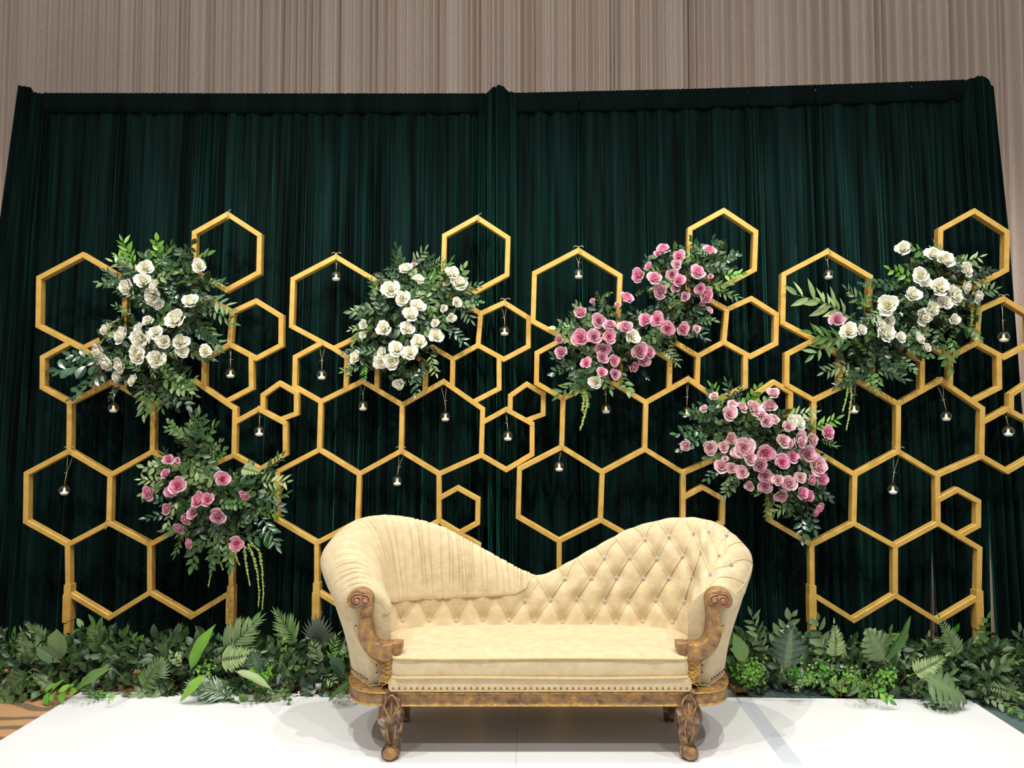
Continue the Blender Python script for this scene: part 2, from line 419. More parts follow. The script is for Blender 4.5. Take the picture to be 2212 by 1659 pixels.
# ------------------------------------------------------------------ gold hexagon stands
T = {'R1a':(0.2547,0.2871),'R1ul':(-0.0013,0.1529),'R1ll':(-0.0011,-0.1465),'R1b':(0.2523,-0.2934),'R1lr':(0.5096,-0.1444),'R1ur':(0.5084,0.1431),'R2a':(0.7640,0.2956),'R2b':(0.7491,-0.2824),'R2lr':(1.0107,-0.1603),'R2ur':(1.0129,0.1286),'R3ul':(-0.2575,-0.2885),'R3ll':(-0.2572,-0.5850),'R3b':(-0.0004,-0.7261),'R3lr':(0.2499,-0.5884),'R4b':(0.5021,-0.7199),'R4lr':(0.7561,-0.5734),'R5ll':(0.0074,-1.0241),'R5b':(0.2596,-1.1743),'R5lr':(0.5064,-1.0161),'R6b':(0.7616,-1.1641),'R6lr':(1.0046,-1.0103),'R6ur':(1.0064,-0.7180),'H1a':(0.0671,1.0676),'H1ul':(-0.1989,0.9198),'H1ll':(-0.1993,0.6232),'H1b':(0.0692,0.4879),'H1lr':(0.3246,0.6198),'H1ur':(0.3281,0.9172),'H2a':(0.9507,1.3343),'H2ul':(0.7480,1.2149),'H2ll':(0.7464,0.9799),'H2b':(0.9490,0.8636),'H2lr':(1.1476,0.9763),'H2ur':(1.1494,1.2086),'H3a':(1.1334,0.7989),'H3ul':(0.9870,0.7275),'H3b':(1.1381,0.4422),'H3lr':(1.2909,0.5263),'H3ur':(1.2898,0.7050),'H4a':(-0.0063,0.5221),'H4ul':(-0.1698,0.4292),'H4ll':(-0.1681,0.2431),'H4lr':(0.1538,0.2349),'H4ur':(0.1553,0.4345),'H5a':(0.9745,0.5275),'H5ul':(0.8188,0.4374),'H5ll':(0.8185,0.2620),'H5b':(0.9550,0.1720),'H5lr':(1.1129,0.2578),'H5ur':(1.1083,0.4583),'H6a':(0.4976,0.4982),'H6ul':(0.3463,0.4109),'H6ll':(0.3463,0.2362),'H6lr':(0.6488,0.2300),'H6ur':(0.6488,0.4109),'H7a':(.806,.825),'H7ul':(.655,.735),'H7ll':(.655,.53),'KNEE':(.7464,.79),'S1a':(1.1592,0.1289),'WS1':(1.0125,0.0432),'S1b':(1.1685,-0.2478),'S1lr':(1.3274,-0.1489),'S1ur':(1.3241,0.0426),'S2a':(1.2863,0.2897),'S2ul':(1.1845,0.2151),'S2ll':(1.1845,0.1131),'S2b':(1.2883,0.0632),'S2lr':(1.3921,0.1031),'S2ur':(1.3912,0.2297),'S3a':(0.8690,-0.3668),'WS3':(0.7560,-0.4330),'S3b':(0.8795,-0.6498),'S3lr':(0.9969,-0.5817),'S3ur':(0.9964,-0.4344)}
HEX = ["R1a R1ul R1ll R1b R1lr R1ur R1a", "R1ur R2a R2ur R2lr R2b R1lr", "R1ll R3ul R3ll R3b R3lr R1b", "R2b R4lr R4b R3lr", "R3b R5ll R5b R5lr R4b", "R4lr R6ur R6lr R6b R5lr",
       "H1a H1ul H1ll H1b H1lr H1ur H1a", "H2a H2ul H2ll H2b H2lr H2ur H2a", "H3a H3ul H5a H3b H3lr H3ur H3a", "H4a H4ul H4ll R1ul/H1b H4ur H4lr", "H5a H5ul H5ll/H5ur H5lr H5b", "H6ll H6ul H6a H6ur H6lr",
       "H3ul H7a H7ul H7ll H5ul/H2ll KNEE", "WS1 S1a S1ur S1lr S1b R2lr", "S2ll S2ul S2a S2ur S2lr S2b", "WS3 S3a S3ur S3lr S3b"]
POSE = [[-2.8581, 1.4929, 4.789, 0.0476, 0.0436, -0.0133], [-1.3257, 1.4996, 4.888, 0.0247, 0.0088, -0.0208], [0.186, 1.517, 4.8555, 0.0067, 0.0457, -0.0289], [1.7172, 1.5055, 4.8507, 0.0011, 0.0205, -0.0261]]
BW, BD = .031, .052
ORD = ['first', 'second', 'third', 'fourth']
STAND = []
for i, (X, Zc, Y, yw, ln, rl) in enumerate(POSE):
    rot = Matrix.Rotation(yw, 4, 'Z') @ Matrix.Rotation(ln, 4, 'X') @ Matrix.Rotation(-rl, 4, 'Y')
    W0 = Matrix.Translation((X, Y, Zc)) @ rot
    base = W0 @ Vector((.5, 0, -Zc + .002)); base.z = 0
    Wr = rot.copy(); Wr.translation = base
    loc = Wr.inverted() @ W0                       # panel coordinates -> root coordinates
    root = tag(empty('hexagon_stand'), '%s gold honeycomb stand from the left, open metal hexagons on two legs' % ORD[i], 'stand', 'gold honeycomb stands')
    root.matrix_world = Wr
    STAND.append((root, W0, loc))
    rb = random.Random(40 + i)
    for h in HEX:
        hx = empty('hexagon', loc @ Vector((T[h.split()[0]][0], 0, T[h.split()[0]][1])), root)
        hl = Matrix.Translation(-hx.location) @ loc
        for chain in h.split('/'):
            n = chain.split()
            for p, q in zip(n, n[1:]):
                A, B = Vector((T[p][0], 0, T[p][1])), Vector((T[q][0], 0, T[q][1]))
                t = (B - A).normalized(); e = .0088 if (p + q).count('W') == 0 and 'KNEE' not in q else .002; A = A - t * e; B = B + t * e
                k = Vector((-t.z, 0, t.x)); hw = BW / 2; c = .0025; j = rb.uniform(-.0012, .0012)
                prof = [(-hw, c + j), (-hw + c, j), (hw - c, j), (hw, c + j), (hw, BD + j), (-hw, BD + j)]
                v = [hl @ (P + k * a + Vector((0, d, 0))) for P in (A, B) for a, d in prof]
                f = [(s, (s + 1) % 6, 6 + (s + 1) % 6, 6 + s) for s in range(6)] + [tuple(range(5, -1, -1)), tuple(range(6, 12))]
                link('bar', mesh('bar', v, f, M['gold']), hx)
    for a in (T['R5ll'][0], T['R6lr'][0]):
        q = MB(); p0 = loc @ Vector((a, 0, -1.0)); sl = 1
        top = p0.z
        x = p0.x
        # square sleeve welded on the lowest upright, thinner leg below it
        q.box((x - .021, p0.y - .006, top - .19), (x + .021, p0.y + .06, top + .03))
        q.box((x - .025, p0.y - .009, top - .20), (x + .004, p0.y + .05, top - .03))
        q.box((x - .018, p0.y - .002, .03), (x + .018, p0.y + .054, top - .18))
        q.box((x - .021, p0.y - .006, top - .31), (x + .021, p0.y + .058, top - .295))
        R3 = Matrix.Rotation(ln, 4, 'X') @ Matrix.Rotation(-rl, 4, 'Y')
        lg = link('leg', q.mesh('leg', M['gold']), root)
        # the leg follows the panel's lean down to the floor
        foot = MB(); y0, y1 = p0.y - .43, p0.y + .09; hw, th = .036, .004
        foot.box((x - hw, y0, 0), (x + hw, y1, th)); foot.box((x - hw, y0, .03 - th), (x + hw, y1, .03))
        foot.box((x - hw, y0, th), (x - hw + th, y1, .03 - th)); foot.box((x + hw - th, y0, th), (x + hw, y1, .03 - th))
        fo = link('foot', foot.mesh('foot', M['foot']), root); fo['label'] = 'flat bronze tube foot with an open end'
        ho = MB(); ho.box((x - hw + th, y0 + .1, th), (x + hw - th, y0 + .11, .03 - th)); link('tube_shade', ho.mesh('tube_shade', M['hollow']), fo)  # dark plate set inside the open tube as its painted shade
        for ob in (lg, fo):
            ob.matrix_local = Matrix.Identity(4)
            # stand them upright on the floor
        inv = Wr.inverted(); up = Matrix.Translation((base.x, base.y, 0)) @ Matrix.Rotation(yw, 4, 'Z')
        wtop = Wr @ p0
        shift = Matrix.Translation(wtop) @ Matrix.Rotation(yw, 4, 'Z') @ Matrix.Translation((-p0.x, -p0.y, -wtop.z))
        sc_ = Matrix.Translation((0, 0, wtop.z - top))
        lg.matrix_local = inv @ shift @ sc_; fo.matrix_local = inv @ shift
        # trim: lift everything below so that the leg ends on the foot
        for v in lg.data.vertices:
            if v.co.z < .2: v.co.z = .03 - (wtop.z - top)


def panel_pt(i, n, dy=0.):
    return STAND[i][1] @ Vector((T[n][0], dy, T[n][1]))


# ------------------------------------------------------------------ hanging glass candle globes
def globe_meshes(kind):
    prof = []
    for k in range(15):
        p = math.pi * (.09 + .80 * k / 14)
        prof.append((.0335 * math.sin(p) ** (1 if kind == 0 else .75), .0335 * math.cos(p)))
    q = MB(); q.lathe(prof, 20); zb = prof[-1][1]; q.lathe([(prof[-1][0], zb), (.0001, zb)], 20)
    g = q.mesh('glass_globe', M['glass'], True)
    q = MB(); q.tube([(.006 * math.cos(a), 0, .037 + .006 * math.sin(a)) for a in np.linspace(0, 2 * math.pi, 11)[:-1]], .0016, 5, True); lp = q.mesh('glass_loop', M['glass'], True)
    q = MB(); q.lathe([(.0001, -.0290), (.019, -.0285), (.0245, -.021), (.0245, -.016), (.020, -.011), (.011, -.008), (.0065, -.006), (.0001, -.006)], 16); cn = q.mesh('tea_light', M['wax'], True)
    q = MB(); q.lathe([(.0001, -.010), (.0072, -.009), (.0080, -.001), (.0054, .008), (.0022, .015), (.0001, .018)], 10); fm = q.mesh('flame', M['flame'], True)
    return g, lp, cn, fm


GM = [globe_meshes(0), globe_meshes(1)]
CAND = [(726, 597, 1, 'H1a', 'the big top hexagon', 0, 1), (1250, 592, 2, 'H1a', 'the big top hexagon', 0, 1), (1790, 593, 3, 'H1a', 'the big top hexagon', 0, 0), (1090, 715, 1, 'H3a', 'the small upper hexagon on the right edge', 0, 1), (2168, 728, 3, 'H3a', 'the small upper hexagon on the right edge', 1, 1), (498, 806, 0, 'H5a', 'the hexagon below the white roses', 0, 1), (695, 810, 1, 'H4a', 'the hexagon left of the white roses', 1, 0),
        (245, 881, 0, 'R1a', 'the large hexagon under the white roses', 0, 0), (784, 877, 1, 'R1a', 'the left large hexagon of the middle row', 1, 0), (962, 900, 1, 'R2a', 'the right large hexagon of the middle row', 0, 0), (1097, 942, 1, 'S1a', 'the small hexagon beside the middle row', 1, 0), (560, 932, 0, 'S1a', 'the small hexagon beside the middle row', 1, 0), (1309, 883, 2, 'R1a', 'the left large hexagon below the pink roses', 0, 0), (1484, 890, 2, 'R2a', 'the right large hexagon beside the pale pink roses', 1, 0), (1845, 883, 3, 'R1a', 'the left large hexagon of the middle row', 1, 0), (2044, 899, 3, 'R2a', 'the right large hexagon of the middle row', 0, 0), (139, 1059, 0, 'R1ll', 'the lower left large hexagon', 0, 1), (858, 1039, 1, 'R1lr', 'the large hexagon above the sofa arm', 0, 1), (1208, 1008, 2, 'R1ll', 'the lower left large hexagon', 0, 0), (1929, 1057, 3, 'R1lr', 'the lower right large hexagon', 0, 1), (2178, 932, 3, 'S1a', 'the small hexagon at the right edge', 0, 0)]
rc = random.Random(5)


def bow(q, p, s=1.):
    for sg in (-1, 1):
        q.tube([p + Vector((sg * .004, -.004, .0)), p + Vector((sg * .014 * s, -.012, .006)), p + Vector((sg * .026 * s, -.012, .005)), p + Vector((sg * .030 * s, -.012, -.003))], .0021, 5)
    q.ball(p + Vector((0, -.006, .001)), .0045, 6, 4)


for px, py, i, vn, where, kd, bw in CAND:
    a = panel_pt(i, vn, .026); top = a - Vector((0, 0, BW * .62))
    g = at(px, py, a.y); root = tag(empty('hanging_candle', g), 'glass tea light globe hanging in %s, %s stand' % (where.replace('the ', '', 1), ORD[i]), 'candle holder', 'hanging glass candle globes')
    for nm, me in zip(('glass_globe', 'glass_loop', 'tea_light', 'flame'), GM[kd]):
        if nm == 'glass_globe': gg = link(nm, me, root)
        elif nm == 'tea_light': tl = link(nm, me, root)
        elif nm == 'flame': link(nm, me, tl)['label'] = 'warm yellow plastic flame'
        else: link(nm, me, gg)
    q = MB(); l0 = Vector((0, 0, .041)); d = top - g; mid = l0.lerp(d, .35 if (d - l0).length > .08 else .6)
    q.tube([l0, l0.lerp(mid, .5) + Vector((rc.uniform(-.002, .002), 0, 0)), mid], .0019, 5)
    sp = .006 + .012 * (rc.random() < .45)
    for sg in (-1, 1):
        e = d + Vector((sg * sp, -.0, 0)); q.tube([mid, mid.lerp(e, .5) + Vector((rc.uniform(-.002, .002), 0, 0)), e], .0013, 4)
    q.ball(mid, .0035, 6, 4)
    q.tube([mid, mid + Vector((rc.choice((-1, 1)) * .008, 0, .006)), mid + Vector((rc.choice((-1, 1)) * .014, -.002, .001))], .0012, 4)
    c = a - g
    q.tube([c + Vector((sp, -.029, -BW * .6)), c + Vector((sp * .6, -.031, 0)), c + Vector((0, -.029, BW * .62)), c + Vector((-sp * .3, .028, BW * .62)), c + Vector((-sp, .03, -BW * .6))], .0016, 5)
    if bw: bow(q, c + Vector((rc.uniform(-.006, .008), -.012, BW * .66)))
    link('twine', q.mesh('twine', M['twine'], True), root)
for i, vn, dx, lab in ((0, 'H2a', .006, 'white twine tied round the top corner of the first stand'), (1, 'H2a', .010, 'frayed twine tied round the top corner of the second stand'), (0, 'R3lr', -.012, 'frayed twine tied at a lower joint of the first stand')):
    a = panel_pt(i, vn if vn != 'R3lr' else 'R1b', .0); a = panel_pt(0, 'R3lr', 0) if vn == 'R3lr' else a
    q = MB(); k = Vector((dx, 0, -.004))
    for e in (-.003, .003):
        q.tube([k + Vector((e, -.004, -.019)), k + Vector((e * 2, -.005, .0)), k + Vector((e, -.003, .019)), k + Vector((e, .05, .017)), k + Vector((e, .055, -.017)), k + Vector((e, -.003, -.019))], .0019, 5)
    q.tube([k + Vector((0, -.005, .019)), k + Vector((.012, -.008, .024)), k + Vector((.018, -.01, .030))], .0022, 5)
    q.tube([k + Vector((0, -.005, -.017)), k + Vector((.002, -.008, -.026)), k + Vector((-.004, -.01, -.034))], .0018, 5)
    o = link('twine_tie', q.mesh('twine_tie', M['twine'], True)); o.location = a; tag(o, lab, 'twine')

# ------------------------------------------------------------------ the settee
SXC = .027
# the settee is laid out square to the stage, then set down turned slightly with its root
SROOT = Matrix.Translation((SXC + .004, 3.5 + .141, .0255)) @ Matrix.Rotation(YAW, 4, 'Z') @ Matrix.Diagonal((1.017, 1, .9665, 1))
SG = SROOT @ Matrix.Translation((-SXC, -3.5, -.0255)); SGI = SG.inverted()
SGn = np.array(SG); s_eye = SGI @ EYE
sproj = lambda P: proj(np.asarray(P) @ SGn[:3, :3].T + SGn[:3, 3])
sray = lambda px, py: (SGI.to_3x3() @ ray(px, py)).normalized()


def sat(px, py, y):
    d = sray(px, py); return s_eye + d * ((y - s_eye.y) / d.y)


sofa = tag(empty('settee'), 'cream velvet settee with a double humped back, crystal tufting and worn gilt wood frame', 'sofa')
sofa.matrix_world = SROOT
OFF = Vector((-SXC, -3.5, -.0255))
SM = Matrix.Translation(OFF)


def spart(name, me, parent=None):
    """part given in world coordinates"""
    return link(name, me, parent or sofa, SM if parent is None else Matrix.Identity(4))


ST = [[(.67, 3.53, .335), (.672, 3.53, .56), (.685, 3.52, .71), (.795, 3.51, .805), (.90, 3.53, .745), (.868, 3.54, .64), (.815, 3.54, .50), (.765, 3.52, .335)],
      [(.70, 3.66, .42), (.715, 3.66, .62), (.75, 3.66, .80), (.87, 3.65, .905), (.985, 3.66, .83), (.955, 3.67, .69), (.895, 3.67, .50), (.865, 3.67, .335)],
      [(.73, 3.78, .42), (.745, 3.79, .66), (.79, 3.80, .88), (.91, 3.81, .99), (1.043, 3.81, .905), (1.005, 3.82, .74), (.925, 3.80, .5), (.885, 3.78, .335)],
      [(.71, 3.86, .42), (.73, 3.88, .68), (.79, 3.92, .94), (.875, 3.97, 1.05), (.97, 4.01, .98), (.94, 3.99, .78), (.87, 3.95, .5), (.835, 3.92, .335)],
      [(.62, 3.93, .42), (.64, 3.955, .68), (.675, 3.99, .95), (.72, 4.04, 1.056), (.76, 4.09, 1.0), (.74, 4.08, .8), (.70, 4.06, .5), (.67, 4.03, .335)],
      [(.48, 3.96, .42), (.49, 3.985, .66), (.505, 4.01, .88), (.515, 4.06, 1.0), (.525, 4.11, .96), (.52, 4.11, .78), (.51, 4.09, .5), (.50, 4.06, .335)],
      [(.33, 3.97, .42), (.335, 3.99, .62), (.34, 4.01, .80), (.345, 4.06, .912), (.35, 4.11, .87), (.35, 4.11, .72), (.34, 4.1, .5), (.335, 4.07, .335)],
      [(.165, 3.975, .42), (.17, 3.99, .58), (.17, 4.01, .72), (.172, 4.055, .812), (.175, 4.1, .78), (.175, 4.11, .66), (.17, 4.1, .5), (.165, 4.075, .335)],
      [(.05, 3.98, .42), (.05, 3.99, .54), (.05, 4.01, .665), (.05, 4.05, .75), (.05, 4.095, .72), (.05, 4.11, .62), (.05, 4.1, .5), (.05, 4.08, .335)]]
full = [[(SXC - p[0], p[1], p[2]) for p in s] for s in ST] + [[(SXC + p[0], p[1], p[2]) for p in s] for s in reversed(ST)]
CT = np.array(full)                                   # 18 x 8 x 3


def cr(P, t):
    """Catmull-Rom along axis 0 at parameters t"""
    n = len(P); i = np.clip(np.floor(t).astype(int), 0, n - 2); f = (t - i)
    g = lambda k: P[np.clip(k, 0, n - 1)]
    sh = (-1,) + (1,) * (P.ndim - 1); f = f.reshape(sh)
    a = g(i - 1).copy(); d = g(i + 2).copy()
    lo = (i == 0); hi = (i == n - 2)
    a[lo] = 2 * P[0] - P[1]; d[hi] = 2 * P[-1] - P[-2]
    b, c = g(i), g(i + 1)
    return .5 * (2 * b + (c - a) * f + (2 * a - 5 * b + 4 * c - d) * f ** 2 + (3 * b - 3 * c + d - a) * f ** 3)


def surf(u, v):
    """points of the back shell for arrays u (0..17) and v (0..7): result nu x nv x 3"""
    A = cr(CT, np.asarray(u, float)); return np.swapaxes(cr(np.swapaxes(A, 0, 1), np.asarray(v, float)), 0, 1)


def normals(P):
    du = np.gradient(P, axis=0); dv = np.gradient(P, axis=1); n = np.cross(dv, du)
    return n / (np.linalg.norm(n, axis=2, keepdims=True) + 1e-9)


U = np.linspace(0, 17, 420); V1 = np.linspace(0, 4.6, 92)
P0 = surf(U, V1); N0 = normals(P0)
mid_n = N0[210, 20]
if mid_n[1] > 0: N0 = -N0
bv0 = BVHTree.FromPolygons([tuple(p) for p in P0.reshape(-1, 3)], gridfaces(420, 92))


def hit(px, py, lift=0., tree=None):
    d = sray(px, py); h = (tree or bv0).ray_cast(s_eye, d)
    if h[0] is None: return None
    n = h[1] if h[1].dot(d) < 0 else -h[1]
    return h[0] + n * lift


def Zs(off, k, pts): return [(off[0] + x * k, off[1] + y * k) for x, y in pts]


kz = 520 / 2212
B1 = Zs((660, 1080), kz, [(890, 1100), (1138, 1100), (1388, 1100), (1632, 1097), (1872, 1097), (2100, 1107)]) + Zs((1130, 1080), kz, [(362, 1115), (620, 1115), (852, 1118), (1100, 1107), (1373, 1117), (1582, 1125)])
B2 = Zs((660, 1080), kz, [(2015, 925)]) + Zs((1130, 1080), kz, [(252, 915), (493, 910), (748, 930), (965, 925), (1220, 915), (1485, 930)])
B3 = Zs((1130, 1080), kz, [(387, 722), (630, 715), (862, 713), (1107, 718), (1342, 718), (1555, 707), (1728, 693)])
B4 = Zs((1130, 1080), kz, [(748, 530), (980, 528), (1232, 540), (1468, 515), (1640, 485), (1803, 518)])
B5 = Zs((1130, 1080), kz, [(1122, 362), (1342, 335), (1567, 308), (1712, 300), (1865, 338)])
B6 = Zs((1130, 1080), kz, [(1905, 598)])
BT = B1 + B2 + B3 + B4 + B5 + B6
z2 = lambda *p: Zs((1130, 1080), kz, p)
z1 = lambda *p: Zs((660, 1080), kz, p)
LINES = []
# lower V cords below the pleated pad (left half), then the lattice
tops1 = z1((815, 930), (1040, 915), (1280, 900), (1520, 885), (1750, 870))
for j, b in enumerate(B1[:5]):
    LINES.append([tops1[j], b]); LINES.append([b, (tops1[j + 1][0] - 4, tops1[j + 1][1]) if j < 4 else B2[0]])
LINES += [[B2[0], B1[5]]]
for j in range(1, 7):
    LINES += [[B2[j], B1[5 + j - 1]], [B2[j], B1[5 + j]]]
for j in range(7):
    if j > 0: LINES += [[B3[j - 1], B2[j]]]
    if j < 6 and j + 1 < 7: LINES += [[B3[j], B2[j + 1]]] if False else []
for j in range(6):
    LINES += [[B3[j], B2[j + 1]]]
LINES += [[B3[6], z2((1660, 870))[0]], [B3[5], B2[6]], [B3[5], z2((1640, 870))[0]], z2((150, 735), (15, 925)), z2((100, 680), (170, 790), (252, 915))]
for j in range(6):
    LINES += [[B4[j], B3[j + 1]]]
    if j > 0: LINES += [[B4[j - 1], B3[j + 1]]] if False else [[B4[j], B3[j]]] if False else []
for a, c in ((0, 1), (1, 2), (2, 3), (3, 4), (4, 5), (0, 2), (1, 3), (2, 4), (3, 5), (4, 6)):
    LINES.append([B4[a], B3[c]])
for a, c in ((0, 1), (0, 2), (1, 2), (1, 3), (2, 3), (2, 4), (3, 4), (3, 5)):
    LINES.append([B5[a], B4[c]])
LINES += [z2((387, 722), (350, 650), (285, 585)), z2((387, 722), (440, 620), (500, 530)), z2((630, 715), (540, 590), (490, 500)), z2((630, 715), (700, 610), (748, 530)), z2((748, 530), (700, 470), (650, 410)), z2((748, 530), (790, 440), (860, 370)),
          z2((980, 528), (890, 400), (830, 325)), z2((980, 528), (1060, 430), (1122, 362)), z2((1122, 362), (1080, 300), (1020, 255)), z2((1122, 362), (1150, 270), (1205, 205)), z2((1342, 335), (1280, 260), (1235, 178)), z2((1342, 335), (1390, 230), (1465, 150)),
          z2((1567, 308), (1515, 220), (1480, 145)), z2((1567, 308), (1600, 220), (1665, 155)), z2((1712, 300), (1690, 220), (1680, 145)), z2((1712, 300), (1760, 225), (1865, 180)),
          z2((1865, 338), (1880, 300), (1960, 272), (2055, 290)), z2((1865, 338), (1800, 410), (1803, 518)), z2((1855, 490), (1885, 430), (1960, 392), (2060, 395), (2140, 425)), z2((1865, 338), (1850, 420), (1855, 490)), z2((1905, 598), (1950, 560), (2040, 545), (2120, 585)), z2((1728, 693), (1780, 630), (1905, 598)),
          z2((1715, 790), (1790, 715), (1900, 710), (1980, 735), (2035, 765)), z2((2055, 290), (2000, 350)), z2((2140, 425), (2128, 520), (2100, 610), (2035, 765), (1965, 850)), z2((240, 600), (150, 735)),
          z2((1485, 930), (1510, 1010), (1582, 1125)), z2((1660, 980), (1582, 1125)), z2((1803, 518), (1740, 600), (1728, 693)), z2((1640, 485), (1712, 300))[0:0]]
LINES = [l for l in LINES if len(l) > 1]
SEG = np.array([(*a, *b_) for l in LINES for a, b_ in zip(l, l[1:])])
BTa = np.array(BT)


def segdist(Q):
    d = np.full(len(Q), 1e9)
    for x0, y0, x1, y1 in SEG:
        ab = np.array([x1 - x0, y1 - y0]); ap = Q - (x0, y0); t = np.clip((ap @ ab) / (ab @ ab + 1e-9), 0, 1)
        d = np.minimum(d, np.hypot(*(ap - t[:, None] * ab).T))
    return d


def tuft(P, Nn):
    Q = sproj(P.reshape(-1, 3)); ds = segdist(Q).reshape(P.shape[:2]); db = np.full(len(Q), 1e9)
    for b_ in BTa: db = np.minimum(db, np.hypot(*(Q - b_).T))
    db = db.reshape(P.shape[:2])
    front = np.clip((3.2 - V1) / 1.2, 0, 1)[None, :]
    near = np.clip(1.6 - ds / 45, 0, 1) * np.clip(np.minimum(U, 17 - U) / .5, 0, 1)[:, None]
    h = (.011 * (1 - np.exp(-(ds / 11) ** 2)) - .012 * np.exp(-(db / 13) ** 2) - .0055 * np.exp(-(db / 26) ** 2)) * (.35 + .65 * front) * near
    return P + Nn * h[..., None]


PT = tuft(P0, N0)
bk = mesh('tufted_back', PT.reshape(-1, 3), gridfaces(420, 92), M['sofa'], True)
back = spart('tufted_back', bk)
bvt = BVHTree.FromPolygons([tuple(p) for p in PT.reshape(-1, 3)], gridfaces(420, 92))
# outer shell below the roll
V2 = np.linspace(4.55, 7, 24); PS = surf(np.linspace(0, 17, 200), V2)
o = spart('outer_cover', mesh('outer_cover', PS.reshape(-1, 3), gridfaces(200, 24), M['sofa'], True))
# front ends of the two arms
for k, nm in ((0, 'arm_end'), (17, 'arm_end')):
    e = surf([k], np.linspace(0, 7, 60))[0]; c = e.mean(0) + np.array([0, -.012, .0]); c2 = e * .55 + c * .45 + np.array([0, -.010, 0])
    v = list(e) + list(c2) + [c]; f = [(i, i + 1, 60 + i + 1, 60 + i) for i in range(59)] + [(60 + i, 60 + i + 1, 120) for i in range(59)] + [(59, 0, 60, 119), (119, 60, 120)]
    spart('arm_end', mesh('arm_end', v, f, M['sofa'], True))
# cords and crystal buttons
q = MB()
for l in LINES:
    pts = []
    if len(l) > 2:
        l = [tuple(x) for x in cr(np.array(l, float), np.linspace(0, len(l) - 1, 4 * len(l)))]
    for a, b_ in zip(l, l[1:]):
        n = max(1, int(math.hypot(b_[0] - a[0], b_[1] - a[1]) / 7))
        for s in range(n + (1 if (a, b_) == (l[-2], l[-1]) else 0)):
            h = hit(a[0] + (b_[0] - a[0]) * s / n, a[1] + (b_[1] - a[1]) * s / n, .0012, bvt)
            if h is not None and (not pts or (h - pts[-1]).length < .09): pts.append(h)
    if len(pts) > 2: q.tube(pts, .0024, 5)
link('tufting_cord', q.mesh('tufting_cord', M['cord'], True), back)
q = MB(); q.lathe([(.0001, .0085), (.006, .0075), (.0098, .003), (.0108, -.002), (.009, -.006)], 8); bm_ = q.mesh('crystal_button', M['crystal'])
for px, py in BT:
    h = hit(px, py, .004, bvt)
    if h is None: continue
    d = sray(px, py) * -1; o = link('crystal_button', bm_, back, mat4(h, frame(d.orthogonal(), d)))
# pleated pad over the left hump and arm
edge = np.array([(690, 1312), (826, 1308), (850, 1301), (900, 1296), (1000, 1291), (1060, 1288), (1112, 1284), (1136, 1272), (1150, 1246)], float)
UP = np.concatenate([np.linspace(0, 2, 160), np.linspace(2, 8.42, 620)[1:]]); VV = np.linspace(0, 4.75, 160)
PA = surf(UP, VV); NA = normals(PA)
if NA[450, 30, 1] > 0: NA = -NA
QA = sproj(PA); cols = []; rgp = random.Random(21)
nv = 44; G = np.zeros((len(UP), nv + 3, 3))
ck = [0.]
while ck[-1] < 8.6: ck.append(ck[-1] + rgp.choice((.09, .14, .2, .26, .32)) * (.8 if ck[-1] < 4 else 1))
ck = np.array(ck); ch = np.array([rgp.uniform(.4, 1.15) for _ in ck]); cw = np.array([rgp.uniform(-.16, .16) for _ in ck])
for i in range(len(UP)):
    ye = np.interp(QA[i, :, 0], edge[:, 0], edge[:, 1]); ok = (QA[i, :, 1] < ye) & (PA[i, :, 2] > .62)
    k0 = int(np.argmax(ok)) if ok.any() else 150
    if UP[i] < 2.2: k0 = max(int(60 - 12 * UP[i]), 34)
    vs = np.linspace(VV[k0], 4.75, nv); p = surf([UP[i]], vs)[0]
    n = np.stack([np.interp(vs, VV, NA[i, :, c]) for c in range(3)], 1); n /= np.linalg.norm(n, axis=1, keepdims=True)
    t = np.linspace(0, 1, nv); taper = np.clip((8.5 - UP[i]) / .5, .25, 1)
    uu = UP[i] + .10 * np.sin(t * 2.4 + UP[i] * .8) + .02 * np.sin(t * 9 + UP[i] * 5)
    ci = np.clip(np.searchsorted(ck, uu) - 1, 0, len(ck) - 2); fr2 = np.clip((uu - ck[ci]) / (ck[ci + 1] - ck[ci]), 0, 1)
    pl = ch[ci] * np.where(fr2 < .8, (fr2 / .8) ** .6, ((1 - fr2) / .2)) * (.75 + .25 * np.sin(t * 7 + ci)) * np.minimum(1, (ck[ci + 1] - ck[ci]) / .13)
    gd = np.minimum(np.abs(uu - ck[ci]), np.abs(ck[ci + 1] - uu)); gr = np.exp(-(gd / .020) ** 2) * np.minimum(1, ch[ci] + .2) * np.sin(np.clip(t * 1.15 + .08, 0, 1) * math.pi) ** .5 * (1 - .6 * np.clip((t - .5) / .2, 0, 1))
    h = (.013 + .007 * pl * (.35 + .65 * np.sin(np.clip(t * 1.05, 0, 1) * math.pi) ** .5) * (1 - .62 * np.clip((t - .38) / .2, 0, 1))) * taper * (1 - .5 * np.clip((t - .6) / .3, 0, 1)) - .0065 * gr * taper
    g = p + n * h[:, None]; G[i, 3:] = g
    dn = (p[0] - p[1]); dn /= np.linalg.norm(dn) + 1e-9
    G[i, 2] = p[0] + n[0] * h[0] * .8 + dn * .004; G[i, 1] = p[0] + n[0] * h[0] * .35 + dn * .004; G[i, 0] = p[0] - n[0] * .012
vv = list(G.reshape(-1, 3)); ff = gridfaces(len(UP), nv + 3)
